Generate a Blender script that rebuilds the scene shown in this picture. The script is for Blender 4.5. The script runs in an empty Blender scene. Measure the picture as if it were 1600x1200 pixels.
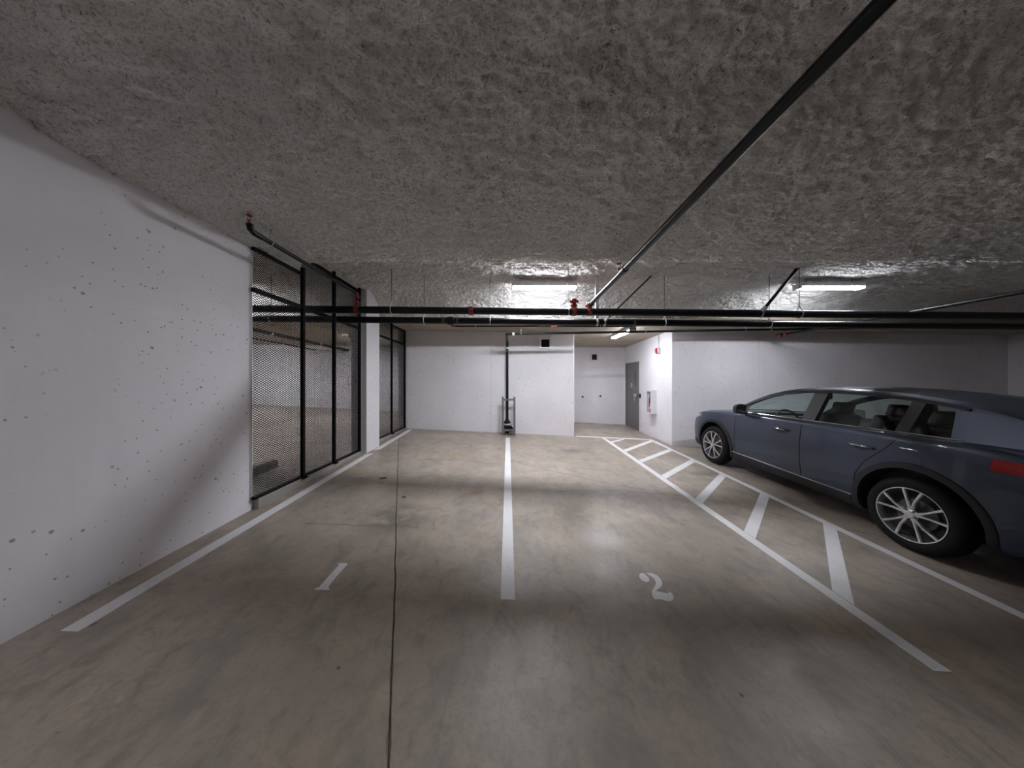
import bpy, bmesh, math, random
import numpy as np
from mathutils import Vector, Matrix
from mathutils.bvhtree import BVHTree
random.seed(7)
SC = bpy.context.scene
COL = SC.collection

# ------------------------------------------------------------------ camera, world, exposure
CAMH = 1.65                      # eye height above the slab
F = 450.0                        # focal length in pixels of a 1600 x 1200 frame
cam_data = bpy.data.cameras.new('camera')
cam = bpy.data.objects.new('camera', cam_data)
COL.objects.link(cam)
cam.location = (0, 0, CAMH)
cam.rotation_euler = (math.radians(90), 0, 0)
cam_data.sensor_width = 36.0
cam_data.lens = F / 1600 * 36.0
cam_data.shift_x = 6.5 / 1600
cam_data.shift_y = -2.0 / 1600
cam_data.clip_start = 0.05
SC.camera = cam
world = bpy.data.worlds.new('world')
SC.world = world
world.use_nodes = True
world.node_tree.nodes['Background'].inputs[0].default_value = (0.5, 0.5, 0.55, 1)
world.node_tree.nodes['Background'].inputs[1].default_value = 0.0
SC.view_settings.view_transform = 'Standard'
SC.view_settings.look = 'None'
SC.view_settings.gamma = 1.0
SC.view_settings.use_curve_mapping = False
SC.view_settings.exposure = 0.30
SC.cycles.use_denoising = True
SC.cycles.max_bounces = 8
SC.cycles.diffuse_bounces = 4
SC.cycles.glossy_bounces = 3
SC.cycles.adaptive_threshold = 0.07
SC.cycles.caustics_reflective = False
SC.cycles.caustics_refractive = False
SC.cycles.sample_clamp_indirect = 6.0
LAMP = 188.0                     # radiance of the fluorescent lenses
LAMP_COL = (0.91, 0.93, 1.0)

# slab plane: falls to the right, rises to the back
SA, SB = -0.046, 0.0367
def fz(x, y): return SA * x + SB * y
def soffit(x, y): return CAMH + 1.37 - 0.016 * x - 0.03 * (y - 7.8)
def at(X, Y, y):
    """point at depth y seen at photo pixel X, Y"""
    return Vector(((X - 793.5) / F * y, y, CAMH + (598 - Y) / F * y))

# ------------------------------------------------------------------ materials
def nodes_of(m):
    m.use_nodes = True
    nt = m.node_tree
    return nt, nt.nodes['Principled BSDF']
def mat(name, col, rough=0.5, metal=0.0, var=0.0, vscale=8.0, bump=0.0, bscale=60.0, coat=0.0, spec=0.5):
    m = bpy.data.materials.new(name)
    nt, b = nodes_of(m)
    b.inputs['Base Color'].default_value = (*col, 1)
    b.inputs['Roughness'].default_value = rough
    b.inputs['Metallic'].default_value = metal
    b.inputs['Coat Weight'].default_value = coat
    b.inputs['Coat Roughness'].default_value = 0.06
    b.inputs['Specular IOR Level'].default_value = spec
    tc = nt.nodes.new('ShaderNodeTexCoord')
    n = nt.nodes.new('ShaderNodeTexNoise'); n.inputs['Scale'].default_value = vscale; n.inputs['Detail'].default_value = 5
    nt.links.new(tc.outputs['Object'], n.inputs['Vector'])
    mx = nt.nodes.new('ShaderNodeMix'); mx.data_type = 'RGBA'
    mx.inputs[6].default_value = (*[c * (1 - var) for c in col], 1)
    mx.inputs[7].default_value = (*[min(1, c * (1 + var)) for c in col], 1)
    nt.links.new(n.outputs['Fac'], mx.inputs[0])
    nt.links.new(mx.outputs[2], b.inputs['Base Color'])
    if bump > 0:
        n2 = nt.nodes.new('ShaderNodeTexNoise'); n2.inputs['Scale'].default_value = bscale; n2.inputs['Detail'].default_value = 3
        nt.links.new(tc.outputs['Object'], n2.inputs['Vector'])
        bp = nt.nodes.new('ShaderNodeBump'); bp.inputs['Strength'].default_value = bump; bp.inputs['Distance'].default_value = 0.01
        nt.links.new(n2.outputs['Fac'], bp.inputs['Height'])
        nt.links.new(bp.outputs['Normal'], b.inputs['Normal'])
    return m

class G:
    """small node-graph helper"""
    def __init__(s, m):
        s.m = m; s.nt, s.b = nodes_of(m)
    def n(s, t, **k):
        x = s.nt.nodes.new(t)
        for a, v in k.items(): setattr(x, a, v)
        return x
    def l(s, a, b): s.nt.links.new(a, b)
    def val(s, sock, v):
        if hasattr(v, 'is_linked') or hasattr(v, 'links'): s.l(v, sock)
        else: sock.default_value = v
    def math(s, op, a, b=0.0, c=None, clamp=False):
        x = s.n('ShaderNodeMath', operation=op, use_clamp=clamp)
        s.val(x.inputs[0], a); s.val(x.inputs[1], b)
        if c is not None: s.val(x.inputs[2], c)
        return x.outputs[0]
    def noise(s, vec, scale, detail=4, rough=0.55, dist=0.0):
        x = s.n('ShaderNodeTexNoise')
        s.l(vec, x.inputs['Vector']); x.inputs['Scale'].default_value = scale
        x.inputs['Detail'].default_value = detail; x.inputs['Roughness'].default_value = rough
        x.inputs['Distortion'].default_value = dist
        return x
    def ramp(s, fac, lo, hi, a=0.0, b=1.0):
        x = s.n('ShaderNodeMapRange', interpolation_type='SMOOTHSTEP')
        s.val(x.inputs['Value'], fac)
        x.inputs['From Min'].default_value = lo; x.inputs['From Max'].default_value = hi
        x.inputs['To Min'].default_value = a; x.inputs['To Max'].default_value = b
        return x.outputs[0]
    def mix(s, fac, a, b, mode='MIX'):
        x = s.n('ShaderNodeMix', data_type='RGBA', blend_type=mode)
        s.val(x.inputs[0], fac)
        for sock, v in ((x.inputs[6], a), (x.inputs[7], b)):
            if isinstance(v, tuple): sock.default_value = (*v, 1)
            else: s.l(v, sock)
        return x.outputs[2]
    def scaled(s, vec, sc, rot=(0, 0, 0)):
        x = s.n('ShaderNodeMapping'); s.l(vec, x.inputs['Vector']); x.inputs['Scale'].default_value = sc
        x.inputs['Rotation'].default_value = rot
        return x.outputs[0]
    def obj(s): return s.n('ShaderNodeTexCoord').outputs['Object']
    def bump(s, h, strength, dist=0.01, prev=None):
        x = s.n('ShaderNodeBump'); x.inputs['Strength'].default_value = strength; x.inputs['Distance'].default_value = dist
        s.l(h, x.inputs['Height'])
        if prev is not None: s.l(prev, x.inputs['Normal'])
        return x.outputs[0]

def mat_painted_concrete(name, col):
    g = G(bpy.data.materials.new(name)); p = g.obj()
    c = g.mix(g.ramp(g.noise(p, 0.9, 5).outputs['Fac'], 0.3, 0.75), tuple(v * 0.93 for v in col), tuple(min(1, v * 1.03) for v in col))
    streak = g.noise(g.scaled(p, (3.0, 3.0, 0.35)), 1.0, 5).outputs['Fac']
    c = g.mix(g.ramp(streak, 0.58, 0.8, 0, 0.22), c, tuple(v * 0.78 for v in col))
    hb = g.noise(g.scaled(p, (0.3, 0.3, 5.0)), 1.0, 3).outputs['Fac']
    c = g.mix(g.ramp(hb, 0.6, 0.72, 0, 0.12), c, tuple(v * 0.8 for v in col))
    # bug holes: small pits, denser in patches
    hs = []
    for sc_, thr in ((8.0, 0.11), (17.0, 0.14)):
        v = g.n('ShaderNodeTexVoronoi'); v.inputs['Scale'].default_value = sc_; g.l(p, v.inputs['Vector'])
        hs.append(g.ramp(v.outputs['Distance'], thr, thr * 0.6))
    dens = g.ramp(g.noise(p, 1.3, 3).outputs['Fac'], 0.38, 0.54)
    pit = g.math('MULTIPLY', g.math('MAXIMUM', hs[0], hs[1]), dens)
    c = g.mix(g.math('MULTIPLY', pit, 0.75), c, (0.16, 0.155, 0.155))
    g.l(c, g.b.inputs['Base Color'])
    g.b.inputs['Roughness'].default_value = 0.6
    g.l(g.bump(g.noise(p, 45, 2).outputs['Fac'], 0.12, 0.006), g.b.inputs['Normal'])
    return g.m

def seg_dist(g, p2, a, b):
    """distance from p2 (xy vector) to the segment a-b"""
    ax, ay = a; bx, by = b
    L2 = (bx - ax) ** 2 + (by - ay) ** 2
    sub = g.n('ShaderNodeVectorMath', operation='SUBTRACT'); g.l(p2, sub.inputs[0]); sub.inputs[1].default_value = (ax, ay, 0)
    dot = g.n('ShaderNodeVectorMath', operation='DOT_PRODUCT'); g.l(sub.outputs[0], dot.inputs[0]); dot.inputs[1].default_value = ((bx - ax) / L2, (by - ay) / L2, 0)
    t = g.math('ADD', dot.outputs['Value'], 0.0, clamp=True)
    sc_ = g.n('ShaderNodeVectorMath', operation='SCALE'); sc_.inputs[0].default_value = (bx - ax, by - ay, 0); g.l(t, sc_.inputs['Scale'])
    d = g.n('ShaderNodeVectorMath', operation='DISTANCE'); g.l(sub.outputs[0], d.inputs[0]); g.l(sc_.outputs[0], d.inputs[1])
    return d.outputs['Value']

def mat_floor():
    g = G(bpy.data.materials.new('garage_concrete')); p = g.obj()
    flat = g.n('ShaderNodeVectorMath', operation='MULTIPLY'); g.l(p, flat.inputs[0]); flat.inputs[1].default_value = (1, 1, 0)
    p2 = flat.outputs[0]
    big = g.noise(p2, 0.55, 4, 0.6, 0.6).outputs['Fac']
    c = g.mix(g.ramp(big, 0.32, 0.68), (0.39, 0.35, 0.31), (0.50, 0.45, 0.40))
    mid = g.noise(p2, 2.6, 5, 0.65, 0.8).outputs['Fac']
    c = g.mix(g.ramp(mid, 0.44, 0.70, 0, 0.6), c, (0.29, 0.27, 0.25))
    tan = g.noise(g.scaled(p2, (1, 1, 1), (0, 0, 0.4)), 1.1, 5, 0.6, 1.2).outputs['Fac']
    c = g.mix(g.ramp(tan, 0.52, 0.68, 0, 0.6), c, (0.53, 0.455, 0.365))
    grey = g.noise(g.scaled(p2, (1.3, 0.6, 1), (0, 0, -0.7)), 1.7, 4, 0.65, 0.6).outputs['Fac']
    c = g.mix(g.ramp(grey, 0.52, 0.70, 0, 0.5), c, (0.25, 0.25, 0.25))
    # trowel and tyre streaks
    st = g.noise(g.scaled(p2, (2.6, 1.2, 1), (0, 0, 0.9)), 2.4, 6, 0.72, 0.5).outputs['Fac']
    c = g.mix(g.ramp(st, 0.50, 0.72, 0, 0.6), c, (0.22, 0.20, 0.182))
    mo = g.noise(p2, 8.5, 5, 0.7, 0.6).outputs['Fac']
    c = g.mix(g.ramp(mo, 0.48, 0.68, 0, 0.4), c, (0.24, 0.222, 0.205))
    fine = g.noise(p2, 38, 3, 0.7).outputs['Fac']
    c = g.mix(g.ramp(fine, 0.45, 0.75, 0, 0.5), c, (0.31, 0.29, 0.265))
    # chalky scuffs
    sc1 = g.math('MULTIPLY', g.ramp(g.noise(p2, 1.2, 3).outputs['Fac'], 0.58, 0.7), g.ramp(g.noise(p2, 9, 4, 0.75).outputs['Fac'], 0.5, 0.72))
    c = g.mix(g.math('MULTIPLY', sc1, 0.45), c, (0.62, 0.60, 0.58))
    # small dark chips
    v = g.n('ShaderNodeTexVoronoi'); v.inputs['Scale'].default_value = 3.4; v.inputs['Randomness'].default_value = 1.0
    wob = g.n('ShaderNodeVectorMath', operation='ADD'); g.l(p2, wob.inputs[0])
    wn = g.noise(p2, 14, 3); wsc = g.n('ShaderNodeVectorMath', operation='SCALE'); g.l(wn.outputs['Color'], wsc.inputs[0]); wsc.inputs['Scale'].default_value = 0.06
    g.l(wsc.outputs[0], wob.inputs[1]); g.l(wob.outputs[0], v.inputs['Vector'])
    chips = g.ramp(v.outputs['Distance'], 0.055, 0.03)
    c = g.mix(g.math('MULTIPLY', chips, 0.7), c, (0.06, 0.055, 0.05))
    # hairline cracks
    pw = g.n('ShaderNodeVectorMath', operation='ADD'); g.l(p2, pw.inputs[0])
    cn = g.noise(p2, 3.2, 5, 0.65); cs = g.n('ShaderNodeVectorMath', operation='SCALE'); g.l(cn.outputs['Color'], cs.inputs[0]); cs.inputs['Scale'].default_value = 0.16
    cc = g.n('ShaderNodeVectorMath', operation='SUBTRACT'); g.l(cs.outputs[0], cc.inputs[0]); cc.inputs[1].default_value = (0.08, 0.08, 0.08)
    fl2 = g.n('ShaderNodeVectorMath', operation='MULTIPLY'); g.l(cc.outputs[0], fl2.inputs[0]); fl2.inputs[1].default_value = (1, 1, 0)
    g.l(fl2.outputs[0], pw.inputs[1])
    lines = [[(-0.04, 5.1), (0.08, 5.37), (0.73, 4.93), (1.64, 4.42), (2.44, 4.12), (3.03, 3.94), (3.6, 3.54), (4.3, 3.2)],
             [(0.69, 4.06), (1.55, 4.2), (2.44, 4.12)], [(-1.65, 5.19), (-0.87, 5.31), (-0.04, 5.1)], [(-2.1, 2.95), (-0.95, 2.99)]]
    dmin = None
    for ln in lines:
        for a, b in zip(ln, ln[1:]):
            d = seg_dist(g, pw.outputs[0], a, b)
            dmin = d if dmin is None else g.math('MINIMUM', dmin, d)
    crack = g.math('MULTIPLY', g.ramp(dmin, 0.008, 0.003), g.ramp(g.noise(p2, 5, 3).outputs['Fac'], 0.36, 0.52))
    c = g.mix(g.math('MULTIPLY', crack, 0.75), c, (0.07, 0.06, 0.05))
    c = g.mix(g.ramp(dmin, 0.05, 0.0, 0, 0.22), c, (0.2, 0.165, 0.13))
    # old oil stain, rust spots, black drip, one painted lamp reflection
    patch = g.ramp(g.noise(p2, 5, 3).outputs['Fac'], 0.3, 0.55)
    def spot(x, y, r, soft, colr, amt, c):
        d = seg_dist(g, pw.outputs[0], (x, y), (x + 0.02, y))
        k = g.ramp(d, r, r * soft, 0, amt)
        k = g.math('MULTIPLY', k, patch)
        return g.mix(k, c, colr)
    c = spot(-1.25, 3.15, 0.5, 0.2, (0.15, 0.145, 0.135), 0.7, c)
    c = spot(-0.42, 3.9, 0.14, 0.1, (0.34, 0.22, 0.11), 0.8, c)
    c = spot(-1.0, 5.6, 0.5, 0.1, (0.40, 0.30, 0.19), 0.5, c)
    c = spot(0.75, 3.45, 0.45, 0.1, (0.17, 0.15, 0.135), 0.6, c)
    c = spot(0.95, 2.95, 0.34, 0.0, (0.50, 0.50, 0.50), 0.6, c)  # pale patch: alcove light's reflection painted into the slab colour
    c = spot(1.35, 6.3, 0.35, 0.1, (0.17, 0.15, 0.13), 0.6, c)
    d = seg_dist(g, p2, (-1.86, 4.25), (-1.83, 4.26))
    c = g.mix(g.ramp(d, 0.045, 0.035), c, (0.02, 0.018, 0.016))
    d = seg_dist(g, p2, (-1.32, 3.66), (-1.33, 3.67))
    c = g.mix(g.ramp(d, 0.03, 0.02), c, (0.05, 0.04, 0.04))
    c = g.mix(1.0, c, (0.86, 0.815, 0.755), 'MULTIPLY')          # warm cement tone
    g.l(c, g.b.inputs['Base Color'])
    r = g.ramp(g.noise(p2, 2.0, 3, 0.65).outputs['Fac'], 0.3, 0.7, 0.30, 0.50)
    g.l(r, g.b.inputs['Roughness'])
    g.b.inputs['Specular IOR Level'].default_value = 0.45
    g.l(g.bump(g.noise(p2, 24, 3, 0.7).outputs['Fac'], 0.16, 0.005), g.b.inputs['Normal'])
    return g.m

def mat_spray():
    g = G(bpy.data.materials.new('sprayed_insulation')); p = g.obj()
    a = g.noise(p, 2.2, 5, 0.6).outputs['Fac']
    c = g.mix(g.ramp(a, 0.3, 0.7), (0.84, 0.83, 0.80), (0.92, 0.915, 0.90))
    s = g.noise(g.scaled(p, (1.0, 1.6, 1.6)), 42, 3, 0.75, 0.7).outputs['Fac']
    c = g.mix(g.ramp(s, 0.48, 0.64, 0, 0.7), c, (0.47, 0.445, 0.39))
    dk = g.math('MULTIPLY', g.ramp(g.noise(g.scaled(p, (1.5, 0.8, 0.8), (0, 0, 0.5)), 30, 3, 0.7, 1.5).outputs['Fac'], 0.60, 0.70), 0.75)
    c = g.mix(dk, c, (0.10, 0.09, 0.065))
    rd = g.ramp(g.noise(p, 3.1, 4, 0.6).outputs['Fac'], 0.66, 0.74, 0, 0.25)
    c = g.mix(rd, c, (0.42, 0.30, 0.27))
    g.l(c, g.b.inputs['Base Color'])
    g.b.inputs['Roughness'].default_value = 0.95
    g.b.inputs['Specular IOR Level'].default_value = 0.2
    g.l(g.bump(g.noise(p, 48, 3, 0.8).outputs['Fac'], 1.0, 0.02), g.b.inputs['Normal'])
    return g.m

def mat_soffit():
    g = G(bpy.data.materials.new('board_formed_soffit')); p = g.obj()
    w = g.noise(g.scaled(p, (0.8, 7, 1)), 1.5, 6, 0.65, 0.4).outputs['Fac']
    c = g.mix(g.ramp(w, 0.3, 0.7), (0.30, 0.26, 0.195), (0.47, 0.42, 0.335))
    br = g.n('ShaderNodeTexBrick'); g.l(p, br.inputs['Vector'])
    br.inputs['Scale'].default_value = 1.0; br.inputs['Brick Width'].default_value = 2.44; br.inputs['Row Height'].default_value = 1.22
    br.inputs['Mortar Size'].default_value = 0.008
    c = g.mix(g.math('MULTIPLY', br.outputs['Fac'], 0.6), c, (0.13, 0.11, 0.085))
    k = g.noise(p, 6, 6, 0.7).outputs['Fac']
    c = g.mix(g.ramp(k, 0.55, 0.75, 0, 0.4), c, (0.22, 0.18, 0.13))
    g.l(c, g.b.inputs['Base Color']); g.b.inputs['Roughness'].default_value = 0.75
    g.l(g.bump(g.noise(p, 30, 4).outputs['Fac'], 0.15, 0.005), g.b.inputs['Normal'])
    return g.m

def mat_paint_line():
    g = G(bpy.data.materials.new('white_floor_paint')); p = g.obj()
    a = g.noise(p, 3, 6, 0.65).outputs['Fac']
    c = g.mix(g.ramp(a, 0.3, 0.75), (0.72, 0.715, 0.72), (0.80, 0.80, 0.81))
    s = g.noise(p, 24, 6, 0.75).outputs['Fac']
    c = g.mix(g.ramp(s, 0.56, 0.72, 0, 0.55), c, (0.34, 0.32, 0.30))
    g.l(c, g.b.inputs['Base Color']); g.b.inputs['Roughness'].default_value = 0.55
    return g.m

def mat_emit(name, col, strength):
    m = bpy.data.materials.new(name); nt, b = nodes_of(m)
    b.inputs['Base Color'].default_value = (0.8, 0.8, 0.8, 1)
    b.inputs['Emission Color'].default_value = (*col, 1)
    b.inputs['Emission Strength'].default_value = strength
    return m

def mat_glass(name, tint, rough=0.0, alpha=0.25):
    m = bpy.data.materials.new(name)
    m.use_nodes = True
    nt = m.node_tree; nt.nodes.clear()
    o = nt.nodes.new('ShaderNodeOutputMaterial')
    t = nt.nodes.new('ShaderNodeBsdfTransparent'); t.inputs[0].default_value = (*tint, 1)
    gl = nt.nodes.new('ShaderNodeBsdfGlossy'); gl.inputs['Roughness'].default_value = 0.03
    lw = nt.nodes.new('ShaderNodeLayerWeight'); lw.inputs['Blend'].default_value = 0.5
    pw = nt.nodes.new('ShaderNodeMath'); pw.operation = 'POWER'; pw.inputs[1].default_value = 5.0; nt.links.new(lw.outputs['Facing'], pw.inputs[0])
    fr = nt.nodes.new('ShaderNodeMath'); fr.operation = 'MULTIPLY_ADD'; fr.inputs[1].default_value = 0.85; fr.inputs[2].default_value = 0.05; nt.links.new(pw.outputs[0], fr.inputs[0])
    mx = nt.nodes.new('ShaderNodeMixShader')
    nt.links.new(fr.outputs[0], mx.inputs[0]); nt.links.new(t.outputs[0], mx.inputs[1]); nt.links.new(gl.outputs[0], mx.inputs[2])
    nt.links.new(mx.outputs[0], o.inputs[0])
    return m

M = dict(
    wall=mat_painted_concrete('white_painted_concrete', (0.82, 0.80, 0.835)),
    floor=mat_floor(), spray=mat_spray(), soffit=mat_soffit(), line=mat_paint_line(),
    curb=mat('curb_concrete', (0.33, 0.305, 0.28), 0.75, 0, 0.2, 6, 0.2, 40),
    bare=mat('bare_concrete', (0.33, 0.31, 0.28), 0.8, 0, 0.2, 3, 0.2, 30),
    fence=mat('black_powder_coat', (0.008, 0.008, 0.009), 0.6, 0, 0.2, 20, 0, 60, 0, 0.12),
    pipe=mat('black_steel_pipe', (0.008, 0.008, 0.009), 0.45, 0.0, 0.3, 12, 0, 60, 0, 0.3),
    thinpipe=mat('dark_steel_branch_pipe', (0.007, 0.008, 0.010), 0.32, 0.0, 0.3, 12, 0, 60, 0, 0.25),
    red=mat('red_fitting_enamel', (0.23, 0.028, 0.018), 0.45, 0, 0.25, 30),
    orange=mat('faded_orange_fitting', (0.34, 0.10, 0.06), 0.5, 0, 0.2, 30),
    brass=mat('brass', (0.45, 0.30, 0.12), 0.35, 0.9, 0.2, 30),
    galv=mat('galvanised_steel', (0.72, 0.72, 0.73), 0.42, 0.15, 0.2, 25),
    rod=mat('dull_zinc_rod', (0.20, 0.195, 0.19), 0.5, 0.5, 0.2, 25),
    strut=mat('dark_brace_pipe', (0.10, 0.098, 0.095), 0.5, 0.4, 0.2, 25),
    lens_alcove=mat_emit('fluorescent_lens_alcove', LAMP_COL, LAMP * 0.37),
    lens_right=mat_emit('fluorescent_lens_right', LAMP_COL, LAMP * 0.55),
    lens_dim=mat_emit('fluorescent_lens_added', LAMP_COL, LAMP * 0.16),
    lens_left=mat_emit('fluorescent_lens_fenced_area', LAMP_COL, LAMP * 0.6),
    guard=mat('grey_painted_steel', (0.16, 0.155, 0.16), 0.5, 0.1, 0.2, 14),
    door=mat('grey_door_enamel', (0.165, 0.158, 0.158), 0.5, 0, 0.06, 4),
    white=mat('white_enamel', (0.74, 0.74, 0.76), 0.4, 0, 0.05, 8),
    offwhite=mat('off_white_plastic', (0.62, 0.62, 0.60), 0.45, 0, 0.05, 8),
    dark=mat('dark_void', (0.010, 0.010, 0.010), 0.8, 0, 0.1, 8),
    vent_slat=mat('dark_vent_slat', (0.035, 0.034, 0.03), 0.6, 0, 0.1, 8),
    alarm=mat('alarm_red', (0.50, 0.03, 0.035), 0.4, 0, 0.05, 8),
    ext=mat('extinguisher_red', (0.48, 0.05, 0.05), 0.35, 0, 0.05, 8),
    steel=mat('satin_steel', (0.55, 0.55, 0.56), 0.3, 0.9, 0.05, 20),
    black=mat('black_plastic', (0.015, 0.015, 0.016), 0.45, 0, 0.1, 20),
    lens=mat_emit('fluorescent_lens', LAMP_COL, LAMP),
    paint=mat('slate_blue_metallic_paint', (0.020, 0.032, 0.060), 0.38, 0.3, 0.04, 3, 0, 60, 0.5),
    clad=mat('dark_grey_cladding', (0.020, 0.021, 0.024), 0.6, 0, 0.1, 30, 0, 60, 0, 0.3),
    tyre=mat('tyre_rubber', (0.008, 0.008, 0.008), 0.75, 0, 0.15, 30, 0, 60, 0, 0.2),
    alloy=mat('silver_alloy', (0.62, 0.62, 0.64), 0.24, 0.9, 0.05, 30),
    chrome=mat('chrome', (0.75, 0.75, 0.77), 0.12, 1.0, 0.02, 30),
    glass=mat_glass('tinted_car_glass', (0.82, 0.92, 0.90)),
    wglass=mat_glass('clear_windscreen', (0.88, 0.94, 0.92)),
    lampglass=mat('headlamp_lens', (0.35, 0.34, 0.34), 0.08, 0.3, 0.1, 20, 0, 60, 1.0),
    taillamp=mat('tail_lamp_red', (0.30, 0.012, 0.014), 0.12, 0, 0.1, 20, 0, 60, 1.0),
    amber=mat('amber_marker', (0.55, 0.25, 0.15), 0.2, 0, 0.1, 20),
    mirror=mat('mirror_glass', (0.55, 0.55, 0.56), 0.15, 0.95, 0.02, 20),
    cabin=mat('cabin_black_trim', (0.018, 0.018, 0.019), 0.6, 0, 0.15, 20),
    seat=mat('seat_black_leather', (0.028, 0.027, 0.027), 0.5, 0, 0.15, 20),
)

# ------------------------------------------------------------------ mesh helpers
ORG = {}
class MB:
    def __init__(s): s.v = []; s.f = []
    def add(s, vs, fs):
        n = len(s.v); s.v += [tuple(v) for v in vs]; s.f += [tuple(i + n for i in f) for f in fs]; return s
    def box(s, c, d, rot=None):
        hx, hy, hz = d[0] / 2, d[1] / 2, d[2] / 2
        vs = [Vector((x, y, z)) for x in (-hx, hx) for y in (-hy, hy) for z in (-hz, hz)]
        if rot is not None: vs = [rot @ v for v in vs]
        c = Vector(c)
        return s.add([v + c for v in vs], [(0, 1, 3, 2), (4, 6, 7, 5), (0, 4, 5, 1), (2, 3, 7, 6), (0, 2, 6, 4), (1, 5, 7, 3)])
    def b2(s, lo, hi):
        return s.box([(a + b) / 2 for a, b in zip(lo, hi)], [b - a for a, b in zip(lo, hi)])
    def prism(s, poly, z0, z1):
        """poly in xy; z0, z1 numbers or functions of x, y"""
        a = z0 if callable(z0) else (lambda x, y: z0); b = z1 if callable(z1) else (lambda x, y: z1)
        n = len(poly)
        vs = [(x, y, a(x, y)) for x, y in poly] + [(x, y, b(x, y)) for x, y in poly]
        fs = [tuple(range(n - 1, -1, -1)), tuple(range(n, 2 * n))] + [(i, (i + 1) % n, n + (i + 1) % n, n + i) for i in range(n)]
        return s.add(vs, fs)
    def extrude(s, pts3, d):
        n = len(pts3); d = Vector(d)
        vs = [Vector(p) for p in pts3] + [Vector(p) + d for p in pts3]
        fs = [tuple(range(n - 1, -1, -1)), tuple(range(n, 2 * n))] + [(i, (i + 1) % n, n + (i + 1) % n, n + i) for i in range(n)]
        return s.add(vs, fs)
    def tube(s, pts, r, n=10, caps=True, closed=False):
        pts = [Vector(p) for p in pts]; m = len(pts)
        rs = r if isinstance(r, (list, tuple)) else [r] * m
        tang = []
        for i in range(m):
            if closed: t = pts[(i + 1) % m] - pts[i - 1]
            else: t = pts[min(i + 1, m - 1)] - pts[max(i - 1, 0)]
            tang.append(t.normalized())
        up = Vector((0, 0, 1)) if abs(tang[0].z) < 0.9 else Vector((1, 0, 0))
        nrm = tang[0].cross(up).normalized()
        vs = []
        for i in range(m):
            nrm = (nrm - tang[i] * nrm.dot(tang[i])).normalized()
            bi = tang[i].cross(nrm)
            for k in range(n):
                a = 2 * math.pi * k / n
                vs.append(pts[i] + (nrm * math.cos(a) + bi * math.sin(a)) * rs[i])
        fs = []
        for i in range(m if closed else m - 1):
            j = (i + 1) % m
            for k in range(n):
                fs.append((i * n + k, i * n + (k + 1) % n, j * n + (k + 1) % n, j * n + k))
        if caps and not closed: fs += [tuple(range(n - 1, -1, -1)), tuple(range((m - 1) * n, m * n))]
        return s.add(vs, fs)
    def lathe(s, prof, org, axis, n=24, caps=True):
        ax = Vector(axis).normalized(); up = Vector((0, 0, 1)) if abs(ax.z) < 0.9 else Vector((1, 0, 0))
        e1 = ax.cross(up).normalized(); e2 = ax.cross(e1); org = Vector(org)
        vs = []
        for r, h in prof:
            for k in range(n):
                a = 2 * math.pi * k / n
                vs.append(org + ax * h + (e1 * math.cos(a) + e2 * math.sin(a)) * r)
        fs = []
        for i in range(len(prof) - 1):
            for k in range(n):
                fs.append((i * n + k, i * n + (k + 1) % n, (i + 1) * n + (k + 1) % n, (i + 1) * n + k))
        if caps: fs += [tuple(range(n - 1, -1, -1)), tuple(range((len(prof) - 1) * n, len(prof) * n))]
        return s.add(vs, fs)
    def grid(s, rows):
        m = len(rows); n = len(rows[0])
        vs = [p for r in rows for p in r]
        return s.add(vs, [(i * n + k, i * n + k + 1, (i + 1) * n + k + 1, (i + 1) * n + k) for i in range(m - 1) for k in range(n - 1)])
    def build(s, name, material, parent=None, org=None, smooth=40, bevel=0.0, fix=True):
        if parent is not None: org = ORG[parent.name]
        elif org is None:
            a = np.array(s.v); lo = a.min(0); hi = a.max(0)
            org = ((lo[0] + hi[0]) / 2, (lo[1] + hi[1]) / 2, lo[2])
        org = Vector(org)
        me = bpy.data.meshes.new(name)
        me.from_pydata([(v[0] - org.x, v[1] - org.y, v[2] - org.z) for v in s.v], [], s.f)
        if fix:
            bm = bmesh.new(); bm.from_mesh(me); bmesh.ops.recalc_face_normals(bm, faces=bm.faces); bm.to_mesh(me); bm.free()
        me.materials.append(material)
        if smooth:
            me.polygons.foreach_set('use_smooth', [True] * len(me.polygons))
            me.set_sharp_from_angle(angle=math.radians(smooth))
        o = bpy.data.objects.new(name, me); COL.objects.link(o)
        if parent is not None: o.parent = parent
        else: o.location = org
        ORG[o.name] = org
        if bevel:
            md = o.modifiers.new('bevel', 'BEVEL'); md.width = bevel; md.segments = 2; md.limit_method = 'ANGLE'
        return o

def tag(o, label=None, cat=None, group=None, kind=None):
    if label: o['label'] = label
    if cat: o['category'] = cat
    if group: o['group'] = group
    if kind: o['kind'] = kind
    return o
def thing(name, label, cat, loc, group=None):
    o = bpy.data.objects.new(name, None); COL.objects.link(o)
    o.location = loc; o.empty_display_size = 0.1
    ORG[o.name] = Vector(loc)
    return tag(o, label, cat, group)
def struct(o, label, cat=None):
    return tag(o, label, cat, None, 'structure')

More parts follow.
